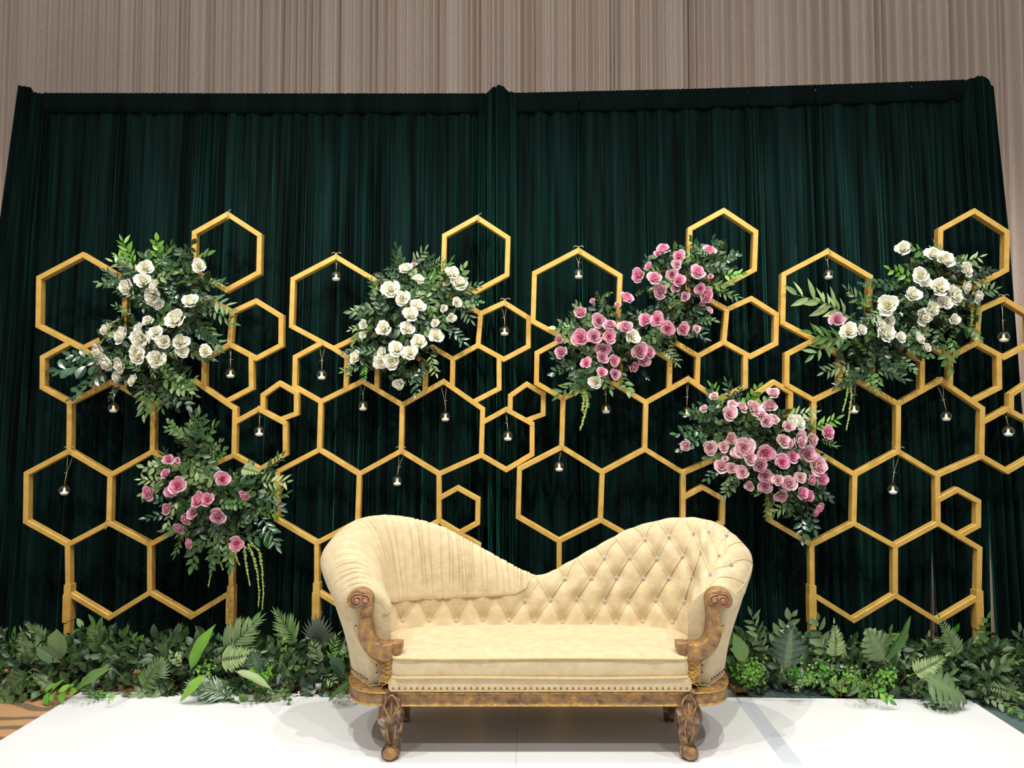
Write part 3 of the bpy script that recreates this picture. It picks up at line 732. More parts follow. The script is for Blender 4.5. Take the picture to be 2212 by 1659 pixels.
# close the tip and the front end
e = G[-1]; n0 = len(vv); vv += [tuple(x - NA[-1, 60] * .02 + np.array([.006, 0, 0])) for x in e]
ff += [((len(UP) - 1) * (nv + 3) + k, n0 + k, n0 + k + 1, (len(UP) - 1) * (nv + 3) + k + 1) for k in range(nv + 2)]
e = G[0]; n0 = len(vv); ce = surf([0], np.linspace(0, 7, 60))[0].mean(0)
vv += [tuple(x * .82 + ce * .18 + np.array([0, -.012, 0])) for x in e] + [tuple(x * .6 + ce * .4 + np.array([0, -.002, 0])) for x in e]
ff += [(k, k + 1, n0 + k + 1, n0 + k) for k in range(nv + 2)] + [(n0 + k, n0 + k + 1, n0 + nv + 3 + k + 1, n0 + nv + 3 + k) for k in range(nv + 2)]
o = spart('pleated_cover', mesh('pleated_cover', vv, ff, M['sofa'], True)); o['label'] = 'gathered cream velvet cover over the left hump and arm'


def extrude_outline(pts, y0, y1, bev=.006, n_sub=0):
    """solid from an outline in x,z with bevelled front edge; front at y0"""
    bm = bmesh.new(); vs = [bm.verts.new((x, y0, z)) for x, z in pts]; f = bm.faces.new(vs)
    r = bmesh.ops.extrude_face_region(bm, geom=[f]); ev = [g for g in r['geom'] if isinstance(g, bmesh.types.BMVert)]
    bmesh.ops.translate(bm, vec=(0, y1 - y0, 0), verts=ev); bmesh.ops.recalc_face_normals(bm, faces=bm.faces)
    ed = [e_ for e_ in bm.edges if all(abs(v.co.y - y0) < 1e-6 for v in e_.verts)]
    if bev: bmesh.ops.bevel(bm, geom=ed, offset=bev, segments=2, profile=.6, affect='EDGES')
    me = bpy.data.meshes.new('solid'); bm.to_mesh(me); bm.free(); return me


def smooth_poly(p, n=3, keep=()):
    out = []; N = len(p)
    for i in range(N):
        a, b_, c, d = p[i - 1], p[i], p[(i + 1) % N], p[(i + 2) % N]
        if i in keep and (i + 1) % N in keep: out.append(b_); continue
        for k in range(n):
            t = k / n; out.append(tuple(.5 * (2 * b_[j] + (c[j] - a[j]) * t + (2 * a[j] - 5 * b_[j] + 4 * c[j] - d[j]) * t * t + (3 * b_[j] - 3 * c[j] + d[j] - a[j]) * t ** 3) for j in (0, 1)))
    return out


YP = 3.452
arm_px = z1((455, 995), (512, 990), (505, 1040), (494, 1110), (487, 1200), (505, 1300), (550, 1385), (630, 1445), (690, 1470), (770, 1478), (795, 1450), (800, 1322), (720, 1322), (655, 1300), (622, 1255), (606, 1180), (601, 1090), (612, 990), (615, 900), (585, 845), (520, 815), (440, 828), (395, 880), (385, 930), (405, 980))
post_px = z1((682, 1440), (798, 1440), (798, 1320), (882, 1320), (882, 1395), (838, 1455), (832, 1560), (838, 1680), (678, 1680), (674, 1560))
to_xz = lambda pp: [(sat(x, y, YP).x - SXC, sat(x, y, YP).z) for x, y in pp]
A2, P2 = smooth_poly(to_xz(arm_px), 3), to_xz(post_px)
cvol = [to_xz(z1((478, 915)))[0], to_xz(z1((556, 915)))[0]]
for sg in (1, -1):
    mir = lambda pts: [(SXC + sg * x, z) for x, z in (pts if sg == 1 else pts[::-1])]
    post = spart('arm_post', extrude_outline(mir(P2), YP, YP + .075, .004)); post.data.materials.append(M['wood'])
    me = extrude_outline(mir(A2), YP - .018, YP + .06, .010); me.materials.append(M['wood']); me.polygons.foreach_set('use_smooth', [True] * len(me.polygons))
    arm = spart('scroll_arm', me)
    q = MB()
    for (cx, cz), r0, dr in ((cvol[0], .0325, 1), (cvol[1], .026, -1)):
        cx = SXC + sg * cx
        for tt, rad in ((0, .0042),):
            sp = []
            for k in range(46):
                a = k / 45 * 2.1 * 2 * math.pi; r = r0 * (1 - .86 * k / 45)
                sp.append((cx + sg * dr * r * math.cos(a + 1.2), YP - .020 - .010 * k / 45, cz + r * math.sin(a + 1.2)))
            q.tube(sp, [rad * (1 - .3 * k / 45) for k in range(46)], 6)
        q.ball((cx, YP - .026, cz), .010, 10, 6, (1, .9, 1))
        q.ball((cx, YP - .012, cz), r0 * .95, 14, 8, (1, .42, 1))
    o = link('scroll_carving', q.mesh('scroll_carving', M['scroll'], True), arm); o['label'] = 'carved brown double volute'
    # gilt carved panel on the post
    q = MB(); zz = np.linspace(.36, .50, 7)
    for k in range(6):
        xx = SXC - sg * .673
        for e in (-1, 1): q.tube([(xx + e * .026, YP - .001, zz[k]), (xx - e * .026, YP - .001, zz[k + 1])], .0022, 5)
    link('carved_lattice', q.mesh('carved_lattice', M['gilt'], True), post)

# base rail: swept round the D-shaped plan
half = [(0, 3.452), (.3, 3.452), (.6, 3.452), (.70, 3.455), (.78, 3.475), (.835, 3.53), (.868, 3.61), (.885, 3.71), (.882, 3.82), (.855, 3.92), (.79, 4.0), (.68, 4.05), (.4, 4.09), (0, 4.10)]
h2 = np.array(half); tt = np.linspace(0, len(h2) - 1, 90); hp = cr(h2, tt)
plan = np.concatenate([hp, (hp * (-1, 1))[::-1][1:-1]]); plan[:, 0] += SXC
NP_ = len(plan); tn = np.roll(plan, -1, 0) - np.roll(plan, 1, 0); nn = np.stack([tn[:, 1], -tn[:, 0]], 1); nn /= np.linalg.norm(nn, axis=1, keepdims=True)
prof = [(-.05, .262), (-.004, .262), (.004, .266), (.004, .272), (-.002, .276), (-.002, .322), (.005, .327), (.005, .334), (-.004, .338), (-.05, .338)]
v = [(plan[i, 0] + nn[i, 0] * d, plan[i, 1] + nn[i, 1] * d, z) for i in range(NP_) for d, z in prof]
rail = spart('base_rail', mesh('base_rail', v, gridfaces(NP_, len(prof), True), M['wood']))
q = MB()
for z, d, r in ((.3265, .004, .0036), (.269, .003, .0032)):
    q.tube([(plan[i, 0] + nn[i, 0] * d, plan[i, 1] + nn[i, 1] * d, z) for i in range(NP_)], r, 6, True)
link('gilt_beading', q.mesh('gilt_beading', M['gilt'], True), rail)
und = MB(); und.add([(p[0] - n_[0] * .04, p[1] - n_[1] * .04, .30) for p, n_ in zip(plan, nn)], [tuple(range(NP_))]); spart('seat_board', und.mesh('seat_board', M['wood_dark']))
# legs
lp = [(.345, 0, .040, .035), (.315, 0, .040, .036), (.285, .0, .042, .038), (.258, -.003, .048, .044), (.225, -.012, .051, .048), (.19, -.014, .047, .045), (.15, -.006, .040, .038), (.11, .000, .033, .031), (.085, .002, .030, .028), (.07, -.004, .034, .032), (.055, -.010, .037, .038), (.038, -.010, .036, .037), (.0255, -.008, .028, .028)]
zf = [a[0] for a in lp]
for sg in (-1, 1):
    q = MB(); n = 20; vs = []; zs = np.linspace(.345, .0255, 30); cf = cr(np.array(lp[::1]), np.interp(zs, zf[::-1], np.arange(len(lp))[::-1]))
    for k, (z, fw, hw, hd) in enumerate(cf):
        for j in range(n):
            a = 2 * math.pi * j / n; c, s_ = math.cos(a), math.sin(a); e = .72
            fl_ = 1 + .05 * math.cos(5 * a) * (1 if .09 < z < .24 else 0)
            vs.append((SXC + sg * (.652 - fw * .6) + 1.14 * hw * fl_ * math.copysign(abs(c) ** e, c), 3.478 + fw + hd * fl_ * math.copysign(abs(s_) ** e, s_), z))
    q.add(vs, [(k * n + j, (k + 1) * n + j, (k + 1) * n + (j + 1) % n, k * n + (j + 1) % n) for k in range(29) for j in range(n)] + [tuple(range(n - 1, -1, -1)), tuple(29 * n + j for j in range(n))])
    lg = spart('leg', q.mesh('leg', M['wood_dark'], True)); lg['label'] = 'carved front leg with a scroll foot'
    q = MB(); x0 = SXC + sg * .652
    for e in (-1, 1):
        q.tube([(x0, 3.436, .325), (x0 + e * .022, 3.432, .305), (x0 + e * .032, 3.428, .275), (x0 + e * .020, 3.424, .245), (x0, 3.420, .228)], .0045, 6)
        q.tube([(x0 + e * .012, 3.422, .215), (x0 + e * .020, 3.424, .18), (x0 + e * .014, 3.434, .13), (x0 + e * .004, 3.442, .10)], .0038, 6)
    q.tube([(x0, 3.432, .29), (x0, 3.425, .26), (x0, 3.420, .235)], [.004, .009, .004], 8)
    q.ball((x0 + sg * .006, 3.43, .058), .029, 12, 8, (1.1, .7, 1))
    link('leaf_carving', q.mesh('leaf_carving', M['wood'], True), lg)
    q = MB(); xr = SXC + sg * .655
    q.add([(xr + a * s_ * .035, 3.90 + b_ * s_ * .03, z) for z, s_ in ((.0255, .62), (.08, .68), (.20, .95), (.30, 1.05)) for a, b_ in ((-1, -1), (1, -1), (1, 1), (-1, 1))],
          [(3, 2, 1, 0)] + [(k * 4 + j, k * 4 + (j + 1) % 4, k * 4 + 4 + (j + 1) % 4, k * 4 + 4 + j) for k in range(3) for j in range(4)] + [(12, 13, 14, 15)])
    lg = spart('leg', q.mesh('leg', M['wood_dark'])); lg['label'] = 'plain dark back leg'

# upholstered front band, side edges and nail heads
bp_ = [(-.655, .341), (.655, .341), (.664, .352), (.664, .385), (.652, .402), (.60, .404), (-.60, .404), (-.652, .402), (-.664, .385), (-.664, .352)]
me = extrude_outline([(SXC + x, z) for x, z in bp_], 3.436, 3.50, .008); me.materials.append(M['sofa']); band = spart('front_band', me)
q = MB(); q.tube([(SXC + x, 3.4365, z) for x, z in bp_], .0032, 6, True); link('band_piping', q.mesh('band_piping', M['cord'], True), band)
nails = MB()
for k in range(50):
    nails.ball((SXC - .645 + 1.29 * k / 49, 3.434, .3535), .0046, 7, 4, (1, .6, 1))
o = link('nail_trim', nails.mesh('nail_trim', M['brass'], True), band); o['kind'] = 'stuff'
for sg, us in ((-1, np.linspace(.02, 2.6, 16)), (1, np.linspace(14.4, 16.98, 16))):
    q = MB(); nb = MB(); q2 = MB()
    e = surf(us, [6.86])[:, 0]; e2 = surf(us, [6.98])[:, 0]
    q.tube([tuple(x) for x in e2], .0045, 6)
    for p in e: nb.ball(p + np.array([.004 if p[0] > 0 else -.004, -.002, .008]), .0046, 7, 4)
    e = [(SXC + sg * a, 3.503, z) for a, z in ((.842, .625), (.80, .525), (.765, .478), (.728, .455), (.716, .43), (.713, .39), (.716, .345), (.765, .339))]
    q2.tube(e, .0042, 6)
    for a, z in ((.727, .435), (.726, .402), (.728, .352), (.822, .62), (.80, .57)): nb.ball((SXC + sg * (a + .004), 3.506, z), .0046, 7, 4)
    q_o = spart('side_piping', q.mesh('side_piping', M['cord'], True)); spart('side_piping', q2.mesh('side_piping', M['cord'], True)); o = link('side_nails', nb.mesh('side_nails', M['brass'], True), q_o); o['kind'] = 'stuff'

# seat cushion
hc = [(0, 3.435), (.3, 3.435), (.58, 3.436), (.638, 3.442), (.655, 3.47), (.655, 3.53), (.685, 3.58), (.715, 3.66), (.725, 3.76), (.70, 3.86), (.63, 3.93), (.45, 3.965), (.2, 3.975), (0, 3.98)]
hh = cr(np.array(hc), np.linspace(0, len(hc) - 1, 150)); cp = np.concatenate([hh, (hh * (-1, 1))[::-1][1:-1]]); ctr = np.array([0, 3.72])
loops = [(.0, .397, -.3), (.985, .397, 0), (1, .403, 0), (1.0, .42, .004), (1.0, .45, .006), (1.0, .478, .002), (1.0, .490, 0), (.985, .495, 0), (.955, .501, 0), (.90, .506, 0), (.80, .510, 0), (.65, .513, 0), (.45, .515, 0), (.22, .515, 0), (.02, .515, 0)]
wr = [(sat(x, 1400, 3.5).x - SXC, .0042 * (1 if k % 2 else .7)) for k, x in enumerate((1015, 1067, 1102, 1128, 1167, 1180, 1194, 1206, 1234, 1268, 1300))]
v = []
for s_, z, o_ in loops[1:]:
    d = cp - ctr; L_ = np.linalg.norm(d, axis=1, keepdims=True); p = ctr + d * s_ + d / L_ * o_
    zz = np.full(len(p), z)
    if z > .49:
        fr_ = np.exp(-((p[:, 1] - 3.53) / .07) ** 2)
        for xw, aw in wr: zz += aw * fr_ * np.exp(-((p[:, 0] - xw - .06 * (p[:, 1] - 3.5)) / .006) ** 2)
        zz -= .004 * np.sin(p[:, 0] * 9 + 1) * fr_
    elif .41 < z < .47: p = p + np.stack([0 * p[:, 0], .003 * np.sin(p[:, 0] * 17) + .002 * np.sin(p[:, 0] * 41)], 1) * (p[:, 1:] < 3.5)
    v += [(SXC + a, b_, c) for (a, b_), c in zip(p, zz)]
NC = len(cp); NLp = len(loops) - 1
f = [(k * NC + j, k * NC + (j + 1) % NC, (k + 1) * NC + (j + 1) % NC, (k + 1) * NC + j) for k in range(NLp - 1) for j in range(NC)] + [tuple(range(NC - 1, -1, -1)), tuple((NLp - 1) * NC + j for j in range(NC))]
cush = spart('seat_cushion', mesh('seat_cushion', v, f, M['sofa'], True))
q = MB()
for z, d in ((.4905, .002), (.402, .002)):
    q.tube([(SXC + a * 1.0, b_ - .003 * (b_ < 3.6), z + .002 * math.sin(a * 6 + z * 40)) for a, b_ in cp[::2]], .0065, 6, True)
link('cushion_piping', q.mesh('cushion_piping', M['cord'], True), cush)

# ------------------------------------------------------------------ leaves, sprigs, roses
def leaf_mesh(name, mt, wid=.36, rows=6, curl=.12, fold=.18, peak=.42, tip=1.0, narrow=False, wave=0.):
    us = (-1, 0, 1) if narrow else (-1, -.14, 0, .14, 1); tn_ = (0, .7, 0) if narrow else (0, 0, .8, 0, 0)
    v = []; a = []
    for k in range(rows):
        t = k / (rows - 1)
        x = t / peak if t < peak else (1 - t) / (1 - peak)
        wv_ = wid / 2 * max(.0, math.sin(x * math.pi / 2)) ** (.75 if t < peak else tip) + .004
        for u, c in zip(us, tn_):
            v.append((u * wv_, t, fold * abs(u) * wv_ - curl * t * t + wave * math.sin(t * 14 + u) * abs(u))); a.append(c)
    n = len(us)
    return mesh(name, v, gridfaces(rows, n), mt, True, a)


def rose_mesh(name, mt, seed, opened=1.0, rag=.1):
    r_ = random.Random(seed); q = MB(); n = 19
    q.lathe([(.0001, .44), (.07, .40), (.10, .15), (.08, -.2)], 7); q.a = [.0] * len(q.v)
    for i in range(n):
        t = i / (n - 1); a0 = i * 2.39996 + r_.uniform(-.2, .2)
        r1 = (.13 + .80 * t ** 1.15 * opened) * (1 + r_.uniform(-.06, .06)); span = 2.7 - 1.15 * t
        h0, h1 = -.12 - .28 * t, .50 - .30 * t ** 1.6 + r_.uniform(-.03, .03); lip = t ** 1.5
        nu_, nv_ = 7, 6; v = []; al = []
        for x in range(nu_):
            u = 2 * x / (nu_ - 1) - 1
            for y in range(nv_):
                w_ = y / (nv_ - 1); cup = math.sin(min(1, w_ * 1.12) * math.pi / 2)
                sp = span / 2 * (.35 + .65 * math.sin(min(1, w_ * 1.3) * math.pi / 2)) * (1 - .30 * max(0, w_ - .72) / .28)
                an = a0 + u * sp; e = max(0, (w_ - .72) / .28)
                rr = r1 * (.22 + .78 * cup ** .8) + e * lip * .15 * (1 - .4 * u * u) + .035 * u * (1 - .3 * t)
                hh_ = h0 + (h1 - h0) * w_ ** .85 - .10 * u * u * w_ - e * e * lip * .13 + e * (.07 * (1 - abs(u)) + rag * .7 * math.sin(u * 5.5 + i * 1.7))
                rr += rag * .35 * e * math.sin(u * 7 + i)
                v.append((rr * math.cos(an), rr * math.sin(an), hh_)); al.append(max(0, min(1, .10 + .72 * t * (.45 + .55 * w_) + .34 * e * (.35 + .65 * t))))
        q.add(v, gridfaces(nu_, nv_), al)
    return q.mesh(name, mt, True, True)


def bud_mesh(name, mt):
    return rose_mesh(name, mt, 77, .62, .06)


LF = {}


def LM(shape, mt):
    k = (shape, mt)
    if k not in LF:
        p = dict(lance=dict(wid=.30, curl=.10), ovate=dict(wid=.50, curl=.16, tip=.9), round=dict(wid=.62, curl=.08, peak=.55, tip=.6), strap=dict(wid=.15, rows=5, curl=.18, narrow=True), fernlet=dict(wid=.27, rows=4, curl=.08, narrow=True, peak=.3), ivy=dict(wid=.8, curl=.18, peak=.28, tip=1.2, fold=.1), blade=dict(wid=.30, rows=14, curl=.22, fold=.35, peak=.45, wave=.012))[shape]
        LF[k] = leaf_mesh('leaf_' + shape, M[mt], **p)
    return LF[k]


def stem_path(bend, n=7, side=.0):
    return [Vector((side * math.sin(t * 3.0), t, bend * t * t)) for t in np.linspace(0, 1, n)]


PROTO = {}


def proto(kind, mt, var):
    """unit length sprig along +Y, face +Z: stem mesh and list of (leaf mesh, matrix)"""
    k = (kind, mt, var)
    if k in PROTO: return PROTO[k]
    r_ = random.Random(str(k)); pth = stem_path(r_.uniform(-.22, -.05), side=r_.uniform(-.05, .05)); q = MB(); L_ = []

    def on(t):
        f = t * (len(pth) - 1); i = min(int(f), len(pth) - 2); return pth[i].lerp(pth[i + 1], f - i)
    st = 'stem' if mt not in ('leaf_dark', 'leaf_black') else 'stem_brown'
    q.tube(pth, [.012 * (1 - .6 * i / 6) for i in range(7)], 4)
    if kind in ('lance', 'ovate', 'round', 'ivy'):
        n, ln_, an = dict(lance=(11, .36, 48), ovate=(8, .38, 52), round=(12, .26, 58), ivy=(8, .27, 62))[kind]
        for i in range(n):
            t = .14 + .84 * i / (n - 1); sg = 1 if i % 2 else -1; a = math.radians(an) * (1 - .55 * (t > .9)) + r_.uniform(-.25, .25)
            if i == n - 1: a = .1
            d = Vector((sg * math.sin(a), math.cos(a), r_.uniform(-.25, .3))); nn_ = Vector((r_.uniform(-.45, .45), r_.uniform(-.2, .1), 1))
            L_.append((LM(kind, mt), mat4(on(t), frame(d, nn_), ln_ * r_.uniform(.8, 1.12) * (1 - .3 * abs(t - .5)))))
    elif kind in ('palm', 'fern'):
        n, ln_, a0 = (12, .46, 52) if kind == 'palm' else (14, .36, 66)
        for i in range(n):
            t = (.18 if kind == 'palm' else .12) + .84 * i / n
            for sg in (-1, 1):
                a = math.radians(a0 - (30 if kind == 'palm' else 20) * t) + r_.uniform(-.07, .07); d = Vector((sg * math.sin(a), math.cos(a), r_.uniform(-.05, .2)))
                e = math.sin(min(1, .25 + t) * math.pi * .9) ** .7 if kind == 'palm' else (1.15 - t) ** .8 * min(1, .5 + 3 * t)
                L_.append((LM('strap' if kind == 'palm' else 'fernlet', mt), mat4(on(t), frame(d, Vector((sg * -.35, 0, 1))), ln_ * max(.25, e) * r_.uniform(.92, 1.05))))
        L_.append((LM('strap' if kind == 'palm' else 'fernlet', mt), mat4(on(.98), frame((0, 1, 0), (0, 0, 1)), .2)))
    elif kind == 'fan':
        for i in range(13):
            f_ = i / 12 * 2 - 1; a = f_ * 1.15
            L_.append((LM('strap', mt), mat4(on(.34 - .12 * abs(f_)), frame((math.sin(a), math.cos(a), .1), (0, -.1, 1)), .68 - .16 * abs(f_))))
    PROTO[k] = (q.mesh('stem', M[st], True), L_); return PROTO[k]


def put_sprig(parent, base, tip, kind, mt, var, face=None, name=None, origin=None):
    """stem mesh as a part (or the thing itself when parent is None) with its leaves as children"""
    base, tip = Vector(base), Vector(tip); d = tip - base; ln_ = d.length
    me, L_ = proto(kind, mt, var)
    mw = mat4(base - (origin or Vector()), frame(d, face or Vector((0, -1, .35))), ln_)
    nm = name or dict(lance='leafy_sprig', ovate='leafy_sprig', round='leafy_sprig', ivy='ivy_sprig', palm='palm_frond', fern='fern_frond', fan='fan_leaf')[kind]
    o = link(nm, me, parent, mw)
    for lm, ml in L_: link('leaflet' if kind in ('palm', 'fern', 'fan') else 'leaf', lm, o, ml)
    return o


def join_sprig(q, base, tip, kind, var, face):
    """the same sprig joined into one mesh, for sprays too tangled to pick apart"""
    me, L_ = proto(kind, 'leaf', var); d = tip - base; mw = mat4(base, frame(d, face), d.length); tn = (var * .37 + base.x * 7.3 + base.z * 3.1) % 1
    for m_, ml in [(me, Matrix.Identity(4))] + L_:
        x = mw @ ml; q.add([x @ v.co for v in m_.vertices], [tuple(p.vertices) for p in m_.polygons], [tn] * len(m_.vertices))


def fill_mesh(pts, rr, mt, size, seed, shape='ovate'):
    """inner foliage too dense to pick apart"""
    r_ = random.Random(seed); q = MB(); base = LM(shape, mt); bv = [v.co.copy() for v in base.vertices]; bf = [tuple(p.vertices) for p in base.polygons]
    for p in pts:
        d = Vector((r_.gauss(0, 1), r_.gauss(-.4, .7), r_.gauss(0, 1))); n = Vector((r_.gauss(0, .5), -1, r_.gauss(.3, .5)))
        x = mat4(p, frame(d, n), size * r_.uniform(.7, 1.3)); q.add([x @ v for v in bv], bf)
    return q


def amaranth(pts, r, seed):
    r_ = random.Random(seed); q = MB(); P = [Vector(p) for p in pts]; S = []
    for a, b_ in zip(P, P[1:]):
        n = max(2, int((b_ - a).length / .006)); S += [a.lerp(b_, k / n) for k in range(n)]
    q.tube(S[::4] + [P[-1]], r * .35, 4)
    N_ = len(S)
    for k, p in enumerate(S):
        rr = r * (.6 + .6 * math.sin(k * .9) ** 2) * (1 - .55 * k / N_)
        for j in range(2):
            a = r_.uniform(0, 6.28); c = p + Vector((math.cos(a), math.sin(a) * .8, r_.uniform(-.3, .3))) * rr * .75; s_ = rr * r_.uniform(.4, .62)
            v = [c + Vector(e) * s_ for e in ((1, 0, 0), (-1, 0, 0), (0, 1, 0), (0, -1, 0), (0, 0, 1), (0, 0, -1))]
            q.add(v, [(0, 2, 4), (2, 1, 4), (1, 3, 4), (3, 0, 4), (2, 0, 5), (1, 2, 5), (3, 1, 5), (0, 3, 5)])
    return q.mesh('amaranthus_tassel', M['amaranth'], True)


ROSES = {}
for kk in ('white', 'pink', 'mauve', 'dusty', 'bright'):
    ROSES[kk] = [rose_mesh('rose_' + kk, M['r_' + kk], sd, op, rg_ if kk == 'white' else rg_ * .5) for sd, op, rg_ in ((3, 1.0, .10), (9, .86, .07), (14, 1.06, .13), (23, .95, .10))]
q = MB()
for i in range(5):
    a = i * 1.2566; q.tube([(0, 0, -.12), (.35 * math.cos(a), .35 * math.sin(a), -.16), (.7 * math.cos(a), .7 * math.sin(a), -.02)], [.09, .12, .01], 4)
q.tube([(0, 0, -.1), (0, 0, -.3), (.02, 0, -1.6)], [.22, .1, .07], 5)
SEPAL = q.mesh('sepals', M['stem'], True)

W_, P_, Mv, Du, Br = 'white', 'pink', 'mauve', 'dusty', 'bright'
ARR = []
ARR.append(dict(i=0, nm='floral_arrangement', lab='white rose arrangement with dark greenery on the first gold stand', off=(0, 420), col=W_,
    roses=[(1085,540,55),(1065,640,65),(1140,680,50),(1130,760,62),(1180,815,42),(935,690,60),(1485,530,52),(1415,790,66),(1300,925,75),(1100,940,42),(775,1005,50),(895,1050,66),(1040,1080,70),(1160,1030,50),(1215,1095,55),(1345,1095,66),(1360,1170,46),(725,1175,66),(785,1260,70),(885,1280,56),(1020,1210,66),(1165,1230,64),(865,1365,50),(985,1385,45),(1535,1165,46),(1000,1165,40),(1030,1000,40)],
    blobs=[(372,600,85,70),(395,690,70,60),(310,750,105,65),(330,815,75,45),(300,610,45,55)],
    spr=[(292,585,262,518,'lance','leaf_bright'),(300,590,252,548,'lance','leaf_bright'),(310,600,243,564,'lance','leaf_pale'),(345,575,337,520,'ovate','leaf_bright'),(350,575,365,530,'lance','leaf'),(385,580,408,528,'round','leaf_dark'),(400,590,440,548,'ovate','leaf'),(390,620,350,560,'round','leaf_dark'),(430,640,492,660,'lance','leaf_sage'),(440,660,500,690,'lance','leaf'),(430,690,470,745,'lance','leaf'),(430,620,480,610,'ovate','leaf_dark'),(240,790,112,790,'round','leaf_dark'),(235,800,150,850,'round','leaf_dark'),(215,780,150,760,'ovate','leaf_dark'),(310,830,308,892,'lance','leaf'),(330,830,345,880,'lance','leaf'),(370,820,415,850,'lance','leaf_sage'),(360,830,408,815,'lance','leaf'),(290,680,250,660,'lance','leaf'),(260,830,235,858,'lance','leaf_dark'),(300,640,248,620,'lance','leaf_sage'),(400,760,450,770,'ovate','leaf_dark')],
    tas=[[(258,690),(240,700),(232,720),(215,745),(205,780)]]))
ARR.append(dict(i=1, lab='white rose arrangement with loose pale greenery on the second gold stand', off=(600, 420), col=W_,
    roses=[(950,545,56),(1020,520,20,P_),(1055,625,45),(1300,580,60),(1355,655,60),(840,705,64),(925,775,62),(1045,830,60),(990,890,60),(785,1000,60),(965,1000,55),(1340,810,42),(1240,850,30),(1295,920,40),(1170,960,35),(1180,1055,56),(1050,1095,60),(985,1180,56),(885,1150,60),(575,1210,56),(770,1180,42),(765,1255,56),(845,1245,62),(905,1420,50),(635,970,34),(630,1050,26)],
    blobs=[(880,620,75,50),(850,690,85,65),(950,650,60,60),(860,765,90,50)],
    spr=[(885,590,912,540,'lance','leaf_sage'),(920,585,948,562,'lance','leaf_pale'),(810,665,763,670,'lance','leaf_pale'),(800,690,764,732,'lance','leaf'),(800,700,757,712,'lance','leaf_pale'),(820,640,800,605,'lance','leaf'),(780,790,742,800,'lance','leaf'),(790,780,786,815,'lance','leaf_bright'),(770,760,738,762,'lance','leaf_dark'),(975,660,1020,640,'ovate','leaf_dark'),(985,640,1016,690,'lance','leaf_sage'),(960,700,1002,735,'lance','leaf_dark'),(900,800,895,842,'ovate','leaf_dark'),(930,760,942,806,'lance','leaf_pale'),(915,790,900,828,'round','leaf_dark'),(860,600,840,590,'lance','leaf_pale'),(945,600,968,625,'ovate','leaf_pale'),(870,590,858,560,'lance','leaf'),(760,780,750,805,'ovate','leaf_dark')], tas=[]))
ARR.append(dict(i=2, lab='pink rose arrangement sweeping diagonally up the third gold stand', off=(1120, 420), col=P_,
    roses=[(1080,400,50),(1040,440,30),(1195,460,52),(1180,520,40,Du),(1430,410,46),(1340,575,56),(890,600,56),(1015,620,56),(1150,595,44,Mv),(1200,640,56),(1055,720,55,Mv),(1180,690,42,Mv),(1360,705,46),(1410,755,56),(1245,760,36,Mv),(810,765,63),(970,530,32),(460,875,50),(600,940,56,Mv),(685,970,52,Mv),(800,985,56,Mv),(945,935,53),(1035,930,52),(1115,1005,60),(1235,1005,52),(460,1065,63),(565,1060,52,Mv),(680,1060,50),(855,1060,56,W_),(630,1165,60,Mv),(630,1215,45,Mv),(720,1240,42),(910,1170,60,Mv),(980,1180,46),(940,1245,50,Mv),(505,1255,40),(315,1180,50,Mv),(300,1085,36),(625,1325,40),(725,1340,42,Mv),(865,1290,40),(570,1400,48,W_),(1375,815,25),(1430,860,30,Du),(1335,1000,30,Du),(550,790,20),(740,820,25),(1435,610,20)],
    blobs=[(1480,600,90,65),(1540,570,50,48),(1330,720,110,60),(1290,790,70,40),(1450,690,80,45)],
    spr=[(1520,565,1500,520,'round','leaf_dark'),(1540,560,1547,514,'round','leaf_dark'),(1545,570,1590,548,'round','leaf_dark'),(1530,580,1490,545,'round','leaf_dark'),(1555,595,1600,590,'ovate','leaf_bright'),(1545,630,1592,640,'lance','leaf'),(1520,620,1570,610,'ovate','leaf'),(1500,690,1542,690,'ovate','leaf'),(1440,740,1464,782,'lance','leaf'),(1420,750,1456,768,'lance','leaf_sage'),(1260,715,1203,706,'ovate','leaf_pale'),(1245,700,1234,678,'lance','leaf'),(1250,780,1195,802,'round','leaf_dark'),(1275,800,1208,848,'lance','leaf'),(1290,810,1240,840,'lance','leaf_pale'),(1340,800,1356,840,'ovate','leaf'),(1385,800,1400,815,'lance','leaf_dark'),(1300,665,1292,636,'lance','leaf'),(1410,610,1400,560,'lance','leaf_dark'),(1370,640,1385,625,'lance','leaf'),(1300,640,1318,632,'ovate','leaf'),(1430,680,1445,660,'ovate','leaf_pale')],
    tas=[[(1255,825),(1265,845),(1270,870),(1262,900),(1253,930)],[(1258,830),(1262,860),(1258,890)]]))
